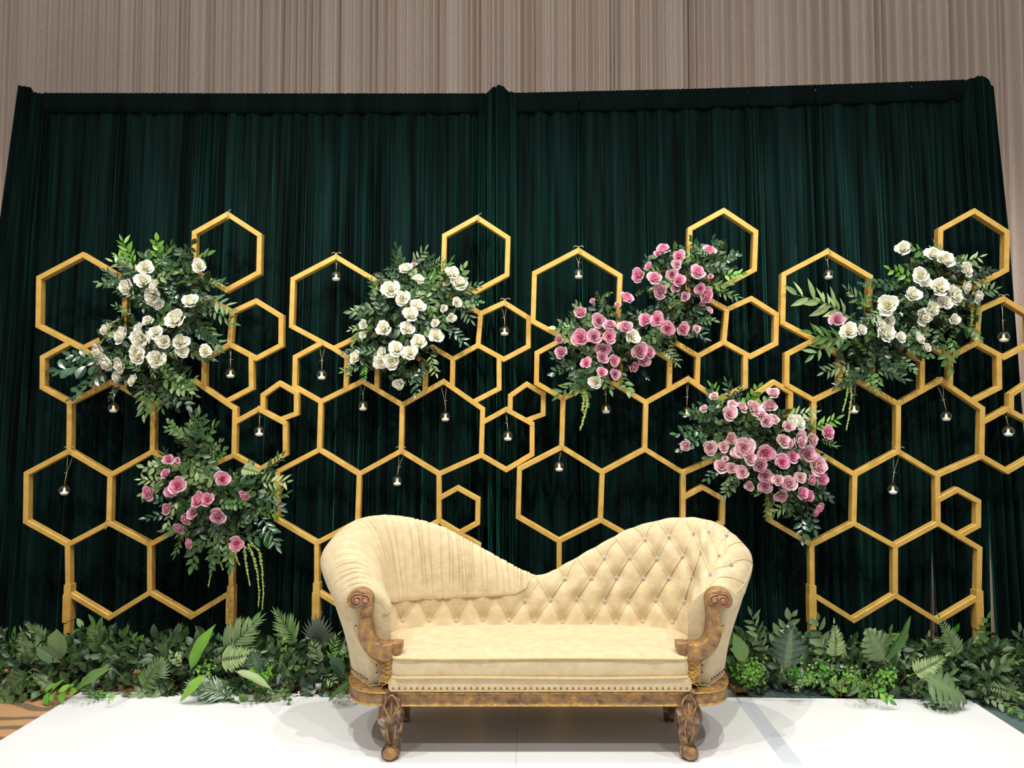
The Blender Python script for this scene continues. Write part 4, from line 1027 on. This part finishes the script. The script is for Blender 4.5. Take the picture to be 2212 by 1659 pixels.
ARR.append(dict(i=3, lab='white rose arrangement with one mauve rose on the fourth gold stand', off=(1572, 420), col=W_,
    roses=[(1305,400,56),(1535,440,60),(1630,480,66),(1440,600,55),(1475,650,46),(1385,740,66),(1585,685,65),(1190,825,72),(1705,750,66),(1620,805,50),(1530,855,56),(1470,910,66),(1790,690,50),(1880,760,50),(1790,560,50),(1695,930,46),(1190,1035,66),(905,1015,60),(1005,1010,40),(1145,960,40),(1210,950,40),(1440,1070,46),(1295,1065,40),(1490,1140,36),(815,930,52,Mv)],
    blobs=[(2030,600,80,55),(1960,660,80,55),(2060,680,55,45),(1880,720,65,50),(1880,785,70,35),(1930,745,80,40)],
    spr=[(1850,695,1738,625,'lance','leaf_pale'),(1835,690,1775,650,'lance','leaf_pale'),(1830,710,1758,762,'lance','leaf'),(1870,670,1838,622,'lance','leaf_sage'),(1850,740,1762,715,'lance','leaf'),(1840,780,1782,802,'lance','leaf_sage'),(1860,800,1812,832,'lance','leaf_dark'),(1880,800,1882,834,'ovate','leaf'),(1910,790,1942,812,'lance','leaf_sage'),(1950,760,1952,792,'ovate','leaf_dark'),(2040,730,2056,794,'ovate','leaf'),(2050,720,2068,760,'ovate','leaf'),(2050,570,2118,553,'lance','leaf_pale'),(2085,600,2130,612,'lance','leaf_pale'),(2040,560,2026,524,'lance','leaf_sage'),(1975,605,1928,580,'ovate','leaf_bright'),(1950,620,1878,604,'round','leaf_dark'),(1930,650,1890,640,'ovate','leaf_dark'),(1960,590,1985,555,'ovate','leaf'),(2090,640,2155,622,'lance','leaf_sage'),(1900,690,1870,640,'lance','leaf'),(1990,570,2000,545,'round','leaf_dark')],
    tas=[[(1828,800),(1834,830),(1826,870),(1820,890)],[(1832,805),(1840,850),(1835,895),(1828,930)],[(2098,655),(2100,690),(2098,715),(2104,735)],[(2112,650),(2116,690),(2110,720)],[(2095,570),(2120,580),(2132,600),(2138,615)]]))
ARR.append(dict(i=0, lab='pink rose arrangement with tall greenery low on the first gold stand', off=(0, 860), col=P_,
    roses=[(1255,455,46),(1325,465,22),(1230,560,36),(1320,650,62),(1270,695,50),(1100,705,60),(1665,605,62),(1470,760,60),(1545,755,50),(1825,730,46),(1240,825,46),(1435,855,46,Mv),(1625,890,66,Mv),(1385,910,50),(1335,975,46,Mv),(1405,1080,45),(1765,1090,52)],
    blobs=[(420,960,45,45),(385,1040,65,55),(450,1080,85,70),(540,1060,55,55),(470,1150,70,40)],
    spr=[(420,985,425,903,'lance','leaf_sage'),(430,970,456,922,'ovate','leaf'),(412,965,388,938,'lance','leaf_sage'),(440,995,470,952,'round','leaf_sage'),(450,1010,482,972,'round','leaf'),(370,1015,310,1008,'ovate','leaf_pale'),(365,1040,304,1035,'lance','leaf_pale'),(400,1000,340,1000,'lance','leaf_sage'),(520,1010,560,1018,'fern','leaf_pale'),(555,1045,617,1040,'lance','leaf_pale'),(555,1080,612,1062,'lance','leaf'),(550,1100,600,1112,'lance','leaf_bright'),(560,1110,592,1172,'lance','leaf_dark'),(520,1150,580,1168,'ovate','leaf_dark'),(420,1160,412,1224,'ovate','leaf'),(400,1140,374,1192,'lance','leaf'),(370,1110,318,1114,'ovate','leaf_dark'),(480,1170,452,1200,'ovate','leaf_pale'),(570,1030,602,986,'lance','leaf_dark'),(520,1090,545,1120,'round','leaf_dark'),(450,1030,420,1000,'ovate','leaf'),(360,1090,320,1070,'ovate','leaf_dark')],
    tas=[[(462,1180),(458,1210),(455,1240),(450,1268)],[(474,1180),(472,1205),(482,1232)],[(505,1185),(510,1205),(518,1222)],[(528,1180),(530,1210),(534,1235),(540,1266)],[(535,1175),(548,1205),(556,1240),(560,1280),(558,1312)],[(540,1172),(560,1190),(566,1230),(569,1280),(566,1318)]]))
ARR.append(dict(i=2, lab='dense dusty pink rose arrangement hanging between the third and fourth gold stands', off=(1100, 780), col=Du,
    roses=[(1530,260,36),(1450,355,32),(1645,390,62),(1665,320,36),(1745,340,46),(1835,350,56),(1940,330,56),(1970,235,46),(1890,405,40),(1925,450,52),(1980,430,42),(2090,485,42),(2120,450,52,W_),(1315,630,42),(1500,650,52),(1600,640,42),(1660,580,46),(1755,645,72),(1700,680,46),(1800,720,56),(1615,730,26),(1580,780,56),(1665,800,42),(1740,830,46),(1920,690,62,P_),(2050,590,56),(2095,620,42),(1880,780,56,Mv),(1915,860,56,Mv),(1910,940,46,Mv),(2040,755,60,Br),(2120,710,50,Br),(2010,890,46),(2090,915,56),(2035,1010,56),(1790,935,36)]
    + [((x * k_ + 1572 - 1100) / k_, (y * k_ + 880 - 780) / k_, r_, *c_) for k_ in (640 / 2212,) for x, y, r_, *c_ in [(550,240,62),(640,240,46),(600,345,60,Mv),(755,185,50,Br),(680,430,72),(710,540,52,Br),(630,545,42,Br),(545,520,42),(460,570,52),(560,640,52,Br),(610,665,52,Br),(690,750,46,Br),(665,785,32,Br),(535,115,52,W_)]],
    blobs=[(1580,915,80,55),(1650,945,105,65),(1700,1020,85,65),(1620,1000,70,40),(1725,1075,35,40)],
    spr=[(1565,885,1540,836,'lance','leaf_bright'),(1585,875,1572,826,'lance','leaf_dark'),(1605,880,1636,840,'ovate','leaf_bright'),(1590,870,1600,840,'ovate','leaf_dark'),(1540,905,1488,892,'round','leaf_dark'),(1535,930,1468,932,'round','leaf_dark'),(1530,940,1474,962,'round','leaf_dark'),(1520,915,1500,880,'round','leaf'),(1560,1010,1528,1032,'ovate','leaf_dark'),(1590,1020,1572,1062,'lance','leaf_dark'),(1750,930,1806,904,'lance','leaf_bright'),(1770,950,1806,960,'lance','leaf'),(1660,1065,1660,1112,'lance','leaf'),(1690,1080,1712,1108,'lance','leaf'),(1730,1100,1735,1158,'ovate','leaf_dark'),(1740,1090,1762,1142,'ovate','leaf_dark'),(1700,900,1760,890,'lance','leaf_pale'),(1600,930,1570,960,'ovate','leaf_dark'),(1620,900,1640,920,'round','leaf_dark'),(1700,1010,1720,1035,'ovate','leaf_pale')], tas=[]))

kf = 640 / 2212
for ai, A in enumerate(ARR):
    rr = random.Random(100 + ai); i = A['i']; bl = A['blobs']
    yp = POSE[i][2] + (.02 if ai != 4 else .03)
    cx, cy = np.mean([b[0] for b in bl]), np.mean([b[1] for b in bl])
    org = at(cx, cy, yp - .03)
    root = tag(empty('floral_arrangement', org), A['lab'], 'flower arrangement', 'rose arrangements on the gold stands')

    def rho(px, py):
        return min(((math.hypot((px - b[0]) / b[2], (py - b[1]) / b[3]), (px - b[0]) / b[2], (py - b[1]) / b[3]) for b in bl), key=lambda e: e[0])
    # inner foliage mass
    pts = []
    for b in bl:
        for _ in range(int(b[2] * b[3] / 30)):
            a, e = rr.uniform(0, 6.283), rr.random() ** .5 * .95
            pts.append(at(b[0] + b[2] * e * math.cos(a), b[1] + b[3] * e * math.sin(a), yp - .02 - .13 * rr.random() * (1.1 - e)) - org)
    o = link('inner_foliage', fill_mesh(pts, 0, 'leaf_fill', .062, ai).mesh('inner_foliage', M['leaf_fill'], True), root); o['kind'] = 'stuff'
    for x0, y0, x1, y1, kd, mt in A['spr']:
        b0, b1 = at(x0, y0, yp - .06), at(x1, y1, yp - .06 - rr.uniform(.02, .10))
        put_sprig(root, b0, b1, kd, mt, rr.randrange(3), Vector((rr.uniform(-.4, .4), -1, rr.uniform(.1, .7))), origin=org)
    q = MB()
    for kk in range(34):
        part = kk < 8
        b = rr.choice(bl); a, e = rr.uniform(0, 6.283), rr.uniform(.15, .75)
        px, py = b[0] + b[2] * e * math.cos(a), b[1] + b[3] * e * math.sin(a); l_ = rr.uniform(40, 66); da = a + rr.uniform(-.9, .9)
        b0 = at(px, py, yp - .10 - .05 * (1 - e)); b1 = at(px + l_ * math.cos(da), py + l_ * math.sin(da) * .9, yp - .12 - rr.uniform(0, .06))
        kd, mt, vr, fc = rr.choice(('lance', 'ovate', 'ovate', 'round')), rr.choice(('leaf', 'leaf', 'leaf_dark', 'leaf_dark', 'leaf_sage', 'leaf_pale')), rr.randrange(3), Vector((rr.uniform(-.5, .5), -1, rr.uniform(0, .7)))
        if part: put_sprig(root, b0, b1, kd, mt, vr, fc, origin=org)
        else: join_sprig(q, b0 - org, b1 - org, kd, vr, fc)
    o = link('dense_sprigs', q.mesh('dense_sprigs', M['leaf_fill2'], True, True), root); o['kind'] = 'stuff'
    for rs in A['roses']:
        px, py, r = A['off'][0] + rs[0] * kf, A['off'][1] + rs[1] * kf, rs[2] * kf; cl = rs[3] if len(rs) > 3 else A['col']
        d, ex, ey = rho(px, py); y = yp - .15 - .09 * max(0, 1 - d * d) - rr.uniform(0, .03); p = at(px, py, y)
        ax = Vector((ex * .55 + rr.gauss(0, .22), -1, -ey * .5 + .12 + rr.gauss(0, .22))).normalized()
        s_ = r * y / F * 1.14; spin = Matrix.Rotation(rr.uniform(0, 6.28), 3, 'Z'); fr_ = frame(ax.orthogonal(), ax) @ spin
        o = link('rose', rr.choice(ROSES[cl]), root, mat4(p - org - ax * s_ * .15, fr_, s_))
        if cl != A['col']: o['label'] = dict(white='single white rose', pink='pink rose', mauve='deeper mauve pink rose', dusty='dusty pink rose', bright='brighter pink rose')[cl]
        link('sepals', SEPAL, o)
    for t_ in A['tas']:
        P = [at(x, y, yp - .09 - .015 * k) - org for k, (x, y) in enumerate(t_)]
        link('amaranthus_tassel', amaranth(P, .0115 if ai != 2 else .016, ai), root)

# ------------------------------------------------------------------ greenery along the back of the stage
def monstera_mesh(name, mt, seed):
    r_ = random.Random(seed); q = MB(); n = 6
    ml = [Vector((0, t, -.10 * t * t)) for t in np.linspace(.0, 1, n + 1)]
    wid = [.30, .44, .47, .42, .31, .17, .02]
    for sg in (-1, 1):
        for k in range(n):
            a, b_ = ml[k], ml[k + 1]; w0, w1 = wid[k], wid[k + 1]; g = .10 if k not in (0, 5) else .03; v = []; al = []
            lift = r_.uniform(-.04, .05); up = .16
            for x in range(5):
                u = x / 4; sp = g * max(0, u - .32) / .68
                lo = a.lerp(b_, 0 + sp * 2.2); hi = a.lerp(b_, 1 - sp * 2.2)
                for y, (p, c) in enumerate(((lo, 0), (lo.lerp(hi, .42), 0), (lo.lerp(hi, .5), .75), (lo.lerp(hi, .58), 0), (hi, 0))):
                    ww = w0 + (w1 - w0) * y / 4; rd = 1 - (.14 if y in (0, 4) else 0) * (x == 4)
                    v.append((sg * (u * ww * rd + (.004 if x == 0 else 0)), p.y + up * u * (.4 + ww), p.z + .10 * u - .16 * u * u + lift * u)); al.append(.95 if x == 0 else c * (1 - .5 * u))
            fs = gridfaces(5, 5); q.add(v, fs if sg > 0 else [f_[::-1] for f_ in fs], al)
    return q.mesh(name, mt, True, True)


def boxwood_mesh(seed, mt):
    r_ = random.Random(seed); q = MB(); base = LM('round', mt); bv = [v.co.copy() for v in base.vertices]; bf = [tuple(p.vertices) for p in base.polygons]
    for k in range(70):
        p = Vector((r_.gauss(0, .3), r_.gauss(.1, .25), r_.gauss(0, .3)))
        x = mat4(p, frame((r_.gauss(0, 1), r_.gauss(0, .6), r_.gauss(.3, 1)), (r_.gauss(0, .5), -1, .6)), r_.uniform(.16, .26)); q.add([x @ v for v in bv], bf)
    return q.mesh('boxwood_tuft', M[mt], True)


def ground(p): return .027 if p.y < 4.40 and PX0 < p.x < PX0 + 4 * PW else .002


GARL = [(-3.75, -2.66, 'far left garland of mixed greenery over the tan carpet'), (-2.72, -1.86, 'garland of mixed greenery below the first gold stand'), (-1.92, -1.02, 'garland of mixed greenery left of the settee'), (1.10, 1.80, 'garland of greenery with bright tufts just right of the settee'), (1.74, 2.42, 'garland of mixed greenery below the fourth gold stand'), (2.36, 3.05, 'garland of mixed greenery at the right end over the teal carpet')]
rg = random.Random(17)
BOX = [boxwood_mesh(k, 'leaf_bright') for k in range(2)]
for gi, (x0, x1, lab) in enumerate(GARL):
    org = Vector(((x0 + x1) / 2, 4.56, 0)); root = tag(empty('greenery_garland', org), lab, 'greenery', 'greenery garlands behind the stage')
    pts = []; yc, hd = (4.70, .17) if gi == 3 else (4.60, .20) if gi == 4 else (4.56, .20)
    for _ in range(int((x1 - x0) * 850)):
        x = rg.uniform(x0, x1); t = rg.uniform(-1, 1); y = yc + hd * t; top = .24 * (1 - t * t) ** .5 + .05
        pts.append(Vector((x, y, max(.03, rg.random() ** .6 * top))) - org)
    for p in pts: pass
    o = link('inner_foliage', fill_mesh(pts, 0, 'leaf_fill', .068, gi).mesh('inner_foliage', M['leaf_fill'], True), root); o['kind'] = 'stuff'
    ns = int((x1 - x0) * 40)
    for k in range(ns):
        x = x0 + (x1 - x0) * (k + rg.random()) / ns; t = rg.uniform(-1.25, 1); y = yc - .02 + hd * 1.05 * t
        z = .045 + .13 * max(0, 1 - abs(t)) * rg.random() + .05 * (t > 0)
        ln_ = rg.uniform(.15, .27); el = rg.uniform(.1, 1.25) if t > -.3 else rg.uniform(-.25, .8); az = rg.uniform(-1.2, 1.2)
        d = Vector((math.sin(az) * math.cos(el) * 1.1, -math.cos(az) * math.cos(el) * .55, math.sin(el))) * ln_
        b0 = Vector((x, y, z)); b1 = b0 + d
        if gi == 3: b1.y = max(b1.y, 4.44); b1.z = max(b1.z, .10)
        b1.z = b1.z; b1.z = max(b1.z, .04); b1.x = min(b1.x, 3.1)
        if -1.0 < b1.x < .0: b1.x = -1.0
        if .0 <= b1.x < 1.06: b1.x = 1.06
        kd, mt = rg.choice((('lance', 'leaf'), ('lance', 'leaf_sage'), ('ovate', 'leaf'), ('ovate', 'leaf_dark'), ('ovate', 'leaf_sage'), ('ivy', 'leaf'), ('ivy', 'leaf_dark'), ('fern', 'leaf_sage'), ('fern', 'leaf'), ('palm', 'leaf_dark'), ('lance', 'leaf_pale'), ('lance', 'leaf_pale'), ('ovate', 'leaf_pale'), ('ivy', 'leaf_bright'), ('ovate', 'leaf_bright')))
        put_sprig(root, b0, b1, kd, mt, rg.randrange(3), Vector((rg.uniform(-.5, .5), -.8, .8)), origin=org)
    nb_ = 4 if gi == 3 else (1 if gi in (2, 4) else 0)
    for k in range(nb_ * 2):
        p = Vector((rg.uniform(x0 + .05, x1 - .05), rg.uniform(4.30, 4.36) + (.09 if gi == 3 else 0), rg.uniform(.10, .17)))
        o = link('boxwood_tuft', rg.choice(BOX), root, mat4(p - org, Matrix.Rotation(rg.uniform(0, 6), 3, 'Z'), .085)); o['label'] = 'bright green tuft of tiny leaves'; o['kind'] = 'stuff'

# single picked-out leaves: (base px, tip px, depth, kind, material, name, category, label, width factor)
LEAVES = [
    (72, 1445, -2, 1493, 4.28, 'palm', 'leaf_dark', 'palm_frond', 'dark palm frond drooping over the tan carpet at far left'),
    (104, 1391, 60, 1350, 4.62, 'palm', 'leaf_sage', 'palm_frond', 'palm frond arching left beside the first stand leg'),
    (67, 1440, 41, 1370, 4.45, 'fern', 'leaf_sage', 'fern_frond', 'upright pale fern frond above the dark palm frond'),
    (223, 1425, 200, 1350, 4.55, 'fern', 'leaf', 'fern_frond', 'upright green fern frond right of the first stand leg'),
    (347, 1425, 380, 1360, 4.58, 'palm', 'leaf_dark', 'palm_frond', 'dark upright palm frond behind the tall light green blade'),
    (330, 1470, 352, 1418, 4.32, 'fan', 'leaf_sage', 'fan_palm_leaf', 'small fan palm leaf standing at the stage edge'),
    (473, 1425, 550, 1342, 4.5, 'palm', 'leaf_sage', 'palm_frond', 'sage palm frond rising right of the second stand leg'),
    (470, 1426, 556, 1408, 4.38, 'fern', 'leaf_pale', 'fern_frond', 'pale fern frond lying sideways left of the settee'),
    (642, 1400, 597, 1328, 4.58, 'palm', 'leaf', 'palm_frond', 'green palm frond rising left of the black leaf'),
    (684, 1402, 692, 1328, 4.5, 'fan', 'leaf_black', 'black_palm_leaf', 'black fan palm leaf beside the settee arm'),
    (1803, 1425, 1806, 1352, 4.42, 'fern', 'leaf_pale', 'fern_frond', 'feathery light fern standing below the fourth stand'),
    (1968, 1458, 2042, 1418, 4.32, 'fern', 'leaf_pale', 'fern_frond', 'yellow green fern spreading over the right greenery'),
    (2068, 1424, 2044, 1342, 4.45, 'fern', 'leaf_sage', 'fern_frond', 'broad upright fern frond left of the last stand leg'),
    (1655, 1412, 1630, 1332, 4.5, 'lance', 'leaf_sage', 'leafy_spray', 'sage leafy spray leaning left beside the settee'),
    (1672, 1400, 1712, 1335, 4.6, 'ovate', 'leaf_sage', 'leafy_spray', 'dull leafy spray arching right behind the veined leaf'),
    (1782, 1420, 1772, 1345, 4.5, 'ovate', 'leaf_sage', 'leafy_spray', 'broad leaved spray right of the fourth stand leg'),
    (1840, 1462, 1868, 1505, 4.25, 'ovate', 'leaf', 'leafy_spray', 'trailing spray hanging onto the white stage at right'),
    (1880, 1480, 1925, 1512, 4.24, 'ovate', 'leaf_bright', 'leafy_spray', 'bright trailing spray tip lying on the stage'),
    (1735, 1462, 1722, 1488, 4.3, 'ovate', 'leaf_sage', 'leafy_spray', 'short drooping spray in front of the white sack'),
    (2118, 1400, 2140, 1340, 4.5, 'ivy', 'leaf', 'ivy_spray', 'ivy spray climbing beside the last stand leg'),
    (2150, 1430, 2208, 1468, 4.45, 'lance', 'leaf_sage', 'leafy_spray', 'thin spray reaching over the teal carpet at far right'),
    (250, 1500, 232, 1520, 4.17, 'lance', 'leaf_pale', 'leafy_spray', 'small pale sprig lying alone on the white stage'),
    (608, 1475, 622, 1518, 4.22, 'ivy', 'leaf', 'ivy_spray', 'ivy trail hanging onto the stage left of the settee'),
    (480, 1470, 500, 1508, 4.24, 'ivy', 'leaf_dark', 'ivy_spray', 'dark ivy trail hanging onto the stage below the curled leaf'),
    (690, 1440, 676, 1395, 4.42, 'lance', 'leaf_pale', 'leafy_spray', 'pale veined spray below the black leaf'),
    (712, 1430, 722, 1385, 4.36, 'lance', 'leaf_bright', 'leafy_spray', 'bright spray close to the settee arm'),
    (395, 1440, 372, 1415, 4.36, 'ovate', 'leaf_pale', 'leafy_spray', 'pale spray left of the tall light green blade'),
]
for bx, by, tx, ty, y, kd, mt, nm, lab in LEAVES:
    b0 = at(bx, by, y); b1 = at(tx, ty, y - (.05 if ty < by else .02))
    b0.z = max(b0.z, ground(b0) + .015); b1.z = max(b1.z, ground(b1) + .015)
    root = tag(empty(nm, (b0.x, b0.y, ground(b0))), lab, 'palm leaf' if 'palm' in nm else ('fern' if 'fern' in nm else 'greenery'))
    put_sprig(root, b0, b1, kd, mt, 1, Vector((.1, -1, .45)), 'frond' if kd in ('palm', 'fern', 'fan') else 'sprig', Vector(root.location))
    q = MB(); hz = b0.z - root.location.z; q.tube([(0, .16, .004), (0, .13, hz * .45), (0, .06, hz * .8), b0 - root.location], .004, 5); link('stalk', q.mesh('stalk', M['stem_brown'], True), root)
BIG = [
    (412, 1446, 446, 1352, 4.36, 'blade', 'leaf_bright', 'broad_leaf', 'tall light green blade leaf standing in the left greenery', (-.6, -1, .1), 1),
    (446, 1458, 378, 1519, 4.22, 'blade', 'leaf_bright', 'broad_leaf', 'bright green broad leaf drooping onto the white stage', (.3, -.8, 1), 1),
    (238, 1444, 150, 1484, 4.28, 'blade', 'leaf', 'broad_leaf', 'glossy broad leaf lying left at the stage corner', (0, -1, 1), 1),
    (508, 1450, 590, 1476, 4.26, 'blade', 'leaf_pale', 'broad_leaf', 'curled yellow green leaf lying left of the settee', (0, -.4, 1), .8),
    (757, 1472, 704, 1511, 4.20, 'blade', 'leaf', 'broad_leaf', 'narrow leaf poking out behind the settee base', (.2, -.7, 1), .7),
    (1911, 1426, 1981, 1344, 4.40, 'blade', 'leaf', 'broad_leaf', 'long dark blade leaf leaning right below the fourth stand', (.5, -1, .2), .8),
    (130, 1424, 120, 1362, 4.42, 'round', 'leaf_sage', 'rounded_leaf', 'large dull rounded leaf beside the first stand leg', (0, -1, .3), 1),
    (128, 1430, 78, 1398, 4.40, 'round', 'leaf_sage', 'rounded_leaf', 'second dull rounded leaf leaning left', (.1, -1, .4), .8),
    (1608, 1430, 1590, 1374, 4.36, 'ovate', 'leaf', 'rounded_leaf', 'large green leaf right against the settee side', (0, -1, .3), 1),
    (1700, 1440, 1712, 1358, 4.34, 'monstera', 'leaf_dark', 'monstera_leaf', 'dark split leaf with pale veins right of the settee', (0, -1, .25), 1),
    (1908, 1424, 1878, 1364, 4.40, 'monstera', 'leaf_sage', 'monstera_leaf', 'grey green split leaf standing below the fourth stand', (0, -1, .3), 1),
    (2000, 1464, 2092, 1510, 4.25, 'monstera', 'leaf_sage', 'monstera_leaf', 'split leaf lying on the right stage corner', (-.1, -.75, 1), 1.15),
    (560, 1462, 545, 1412, 4.36, 'monstera', 'leaf_dark', 'monstera_leaf', 'dark split leaf behind the curled leaf', (0, -1, .4), 1),
    (742, 1455, 716, 1420, 4.28, 'ovate', 'leaf_dark', 'rounded_leaf', 'dark leaf against the left side of the settee', (0, -1, .6), 1),
]
for bi, (bx, by, tx, ty, y, kd, mt, nm, lab, fc, wf) in enumerate(BIG):
    b0 = at(bx, by, y); b1 = at(tx, ty, y - (.06 if ty < by else .03)); b0.z = max(b0.z, ground(b0) + .02); b1.z = max(b1.z, ground(b1) + .03)
    root = tag(empty(nm, (b0.x, b0.y, ground(b0))), lab, 'leaf'); L0 = Vector(root.location); d = b1 - b0
    me = monstera_mesh('leaf_blade', M[mt], bi) if kd == 'monstera' else LM(kd, mt)
    x = mat4(b0 - L0, frame(d, fc), d.length) @ Matrix.Diagonal((wf, 1, 1, 1)); link('leaf_blade', me, root, x)
    q = MB(); hz = b0.z - L0.z; q.tube([(0, .16, .004), (0, .13, hz * .45), (0, .05, hz * .85), b0 - L0, b0 - L0 + d * .06], .005, 5); link('stalk', q.mesh('stalk', M['stem'], True), root)

# white sack among the right greenery, small litter on the left
P = []; n1, n2 = 26, 12; a, b_ = at_floor(1590, 1474, .03), at_floor(1880, 1484, .03)
for k in range(n1):
    t = k / (n1 - 1); c = a.lerp(b_, t) + Vector((0, .06, .015)); c.z = .072
    r = .062 * min(1, math.sin(math.pi * min(.97, max(.03, t))) * 2.2) ** .5 * (1 + .12 * math.sin(t * 17))
    for j in range(n2):
        q_ = 2 * math.pi * j / n2; P.append((c.x, c.y + r * 1.25 * math.cos(q_), max(.004 + ground(c), c.z + r * .95 * math.sin(q_))))
fs = [(k * n2 + j, k * n2 + (j + 1) % n2, (k + 1) * n2 + (j + 1) % n2, (k + 1) * n2 + j) for k in range(n1 - 1) for j in range(n2)] + [tuple(range(n2)), tuple((n1 - 1) * n2 + j for j in range(n2 - 1, -1, -1))]
o = link('white_sack', mesh('white_sack', P, fs, M['sack'], True)); tag(o, 'long white stuffed sack half hidden under the right greenery', 'sack')
c = at_floor(688, 1489, .03); q = MB(); q.lathe([(.0001, 0), (.02, 0), (.02, .04), (.017, .042), (.016, .006), (.0001, .006)], 16); o = link('white_cup', q.mesh('white_cup', M['wax'], True)); o.location = (c.x, c.y, .0255); tag(o, 'small white cup standing in the greenery left of the settee', 'cup')
c = at_floor(664, 1498, .03); q = MB(); rr = random.Random(2); g = [(x * .03 - .045 + rr.uniform(-.006, .006), y * .026 - .04 + rr.uniform(-.006, .006), .002 + rr.random() * .022) for x in range(4) for y in range(4)]; q.add(g, gridfaces(4, 4)); o = link('paper_scrap', q.mesh('paper_scrap', M['wax'])); o.location = (c.x, c.y, .0255); tag(o, 'crumpled white paper scrap on the stage near the small cup', 'paper')
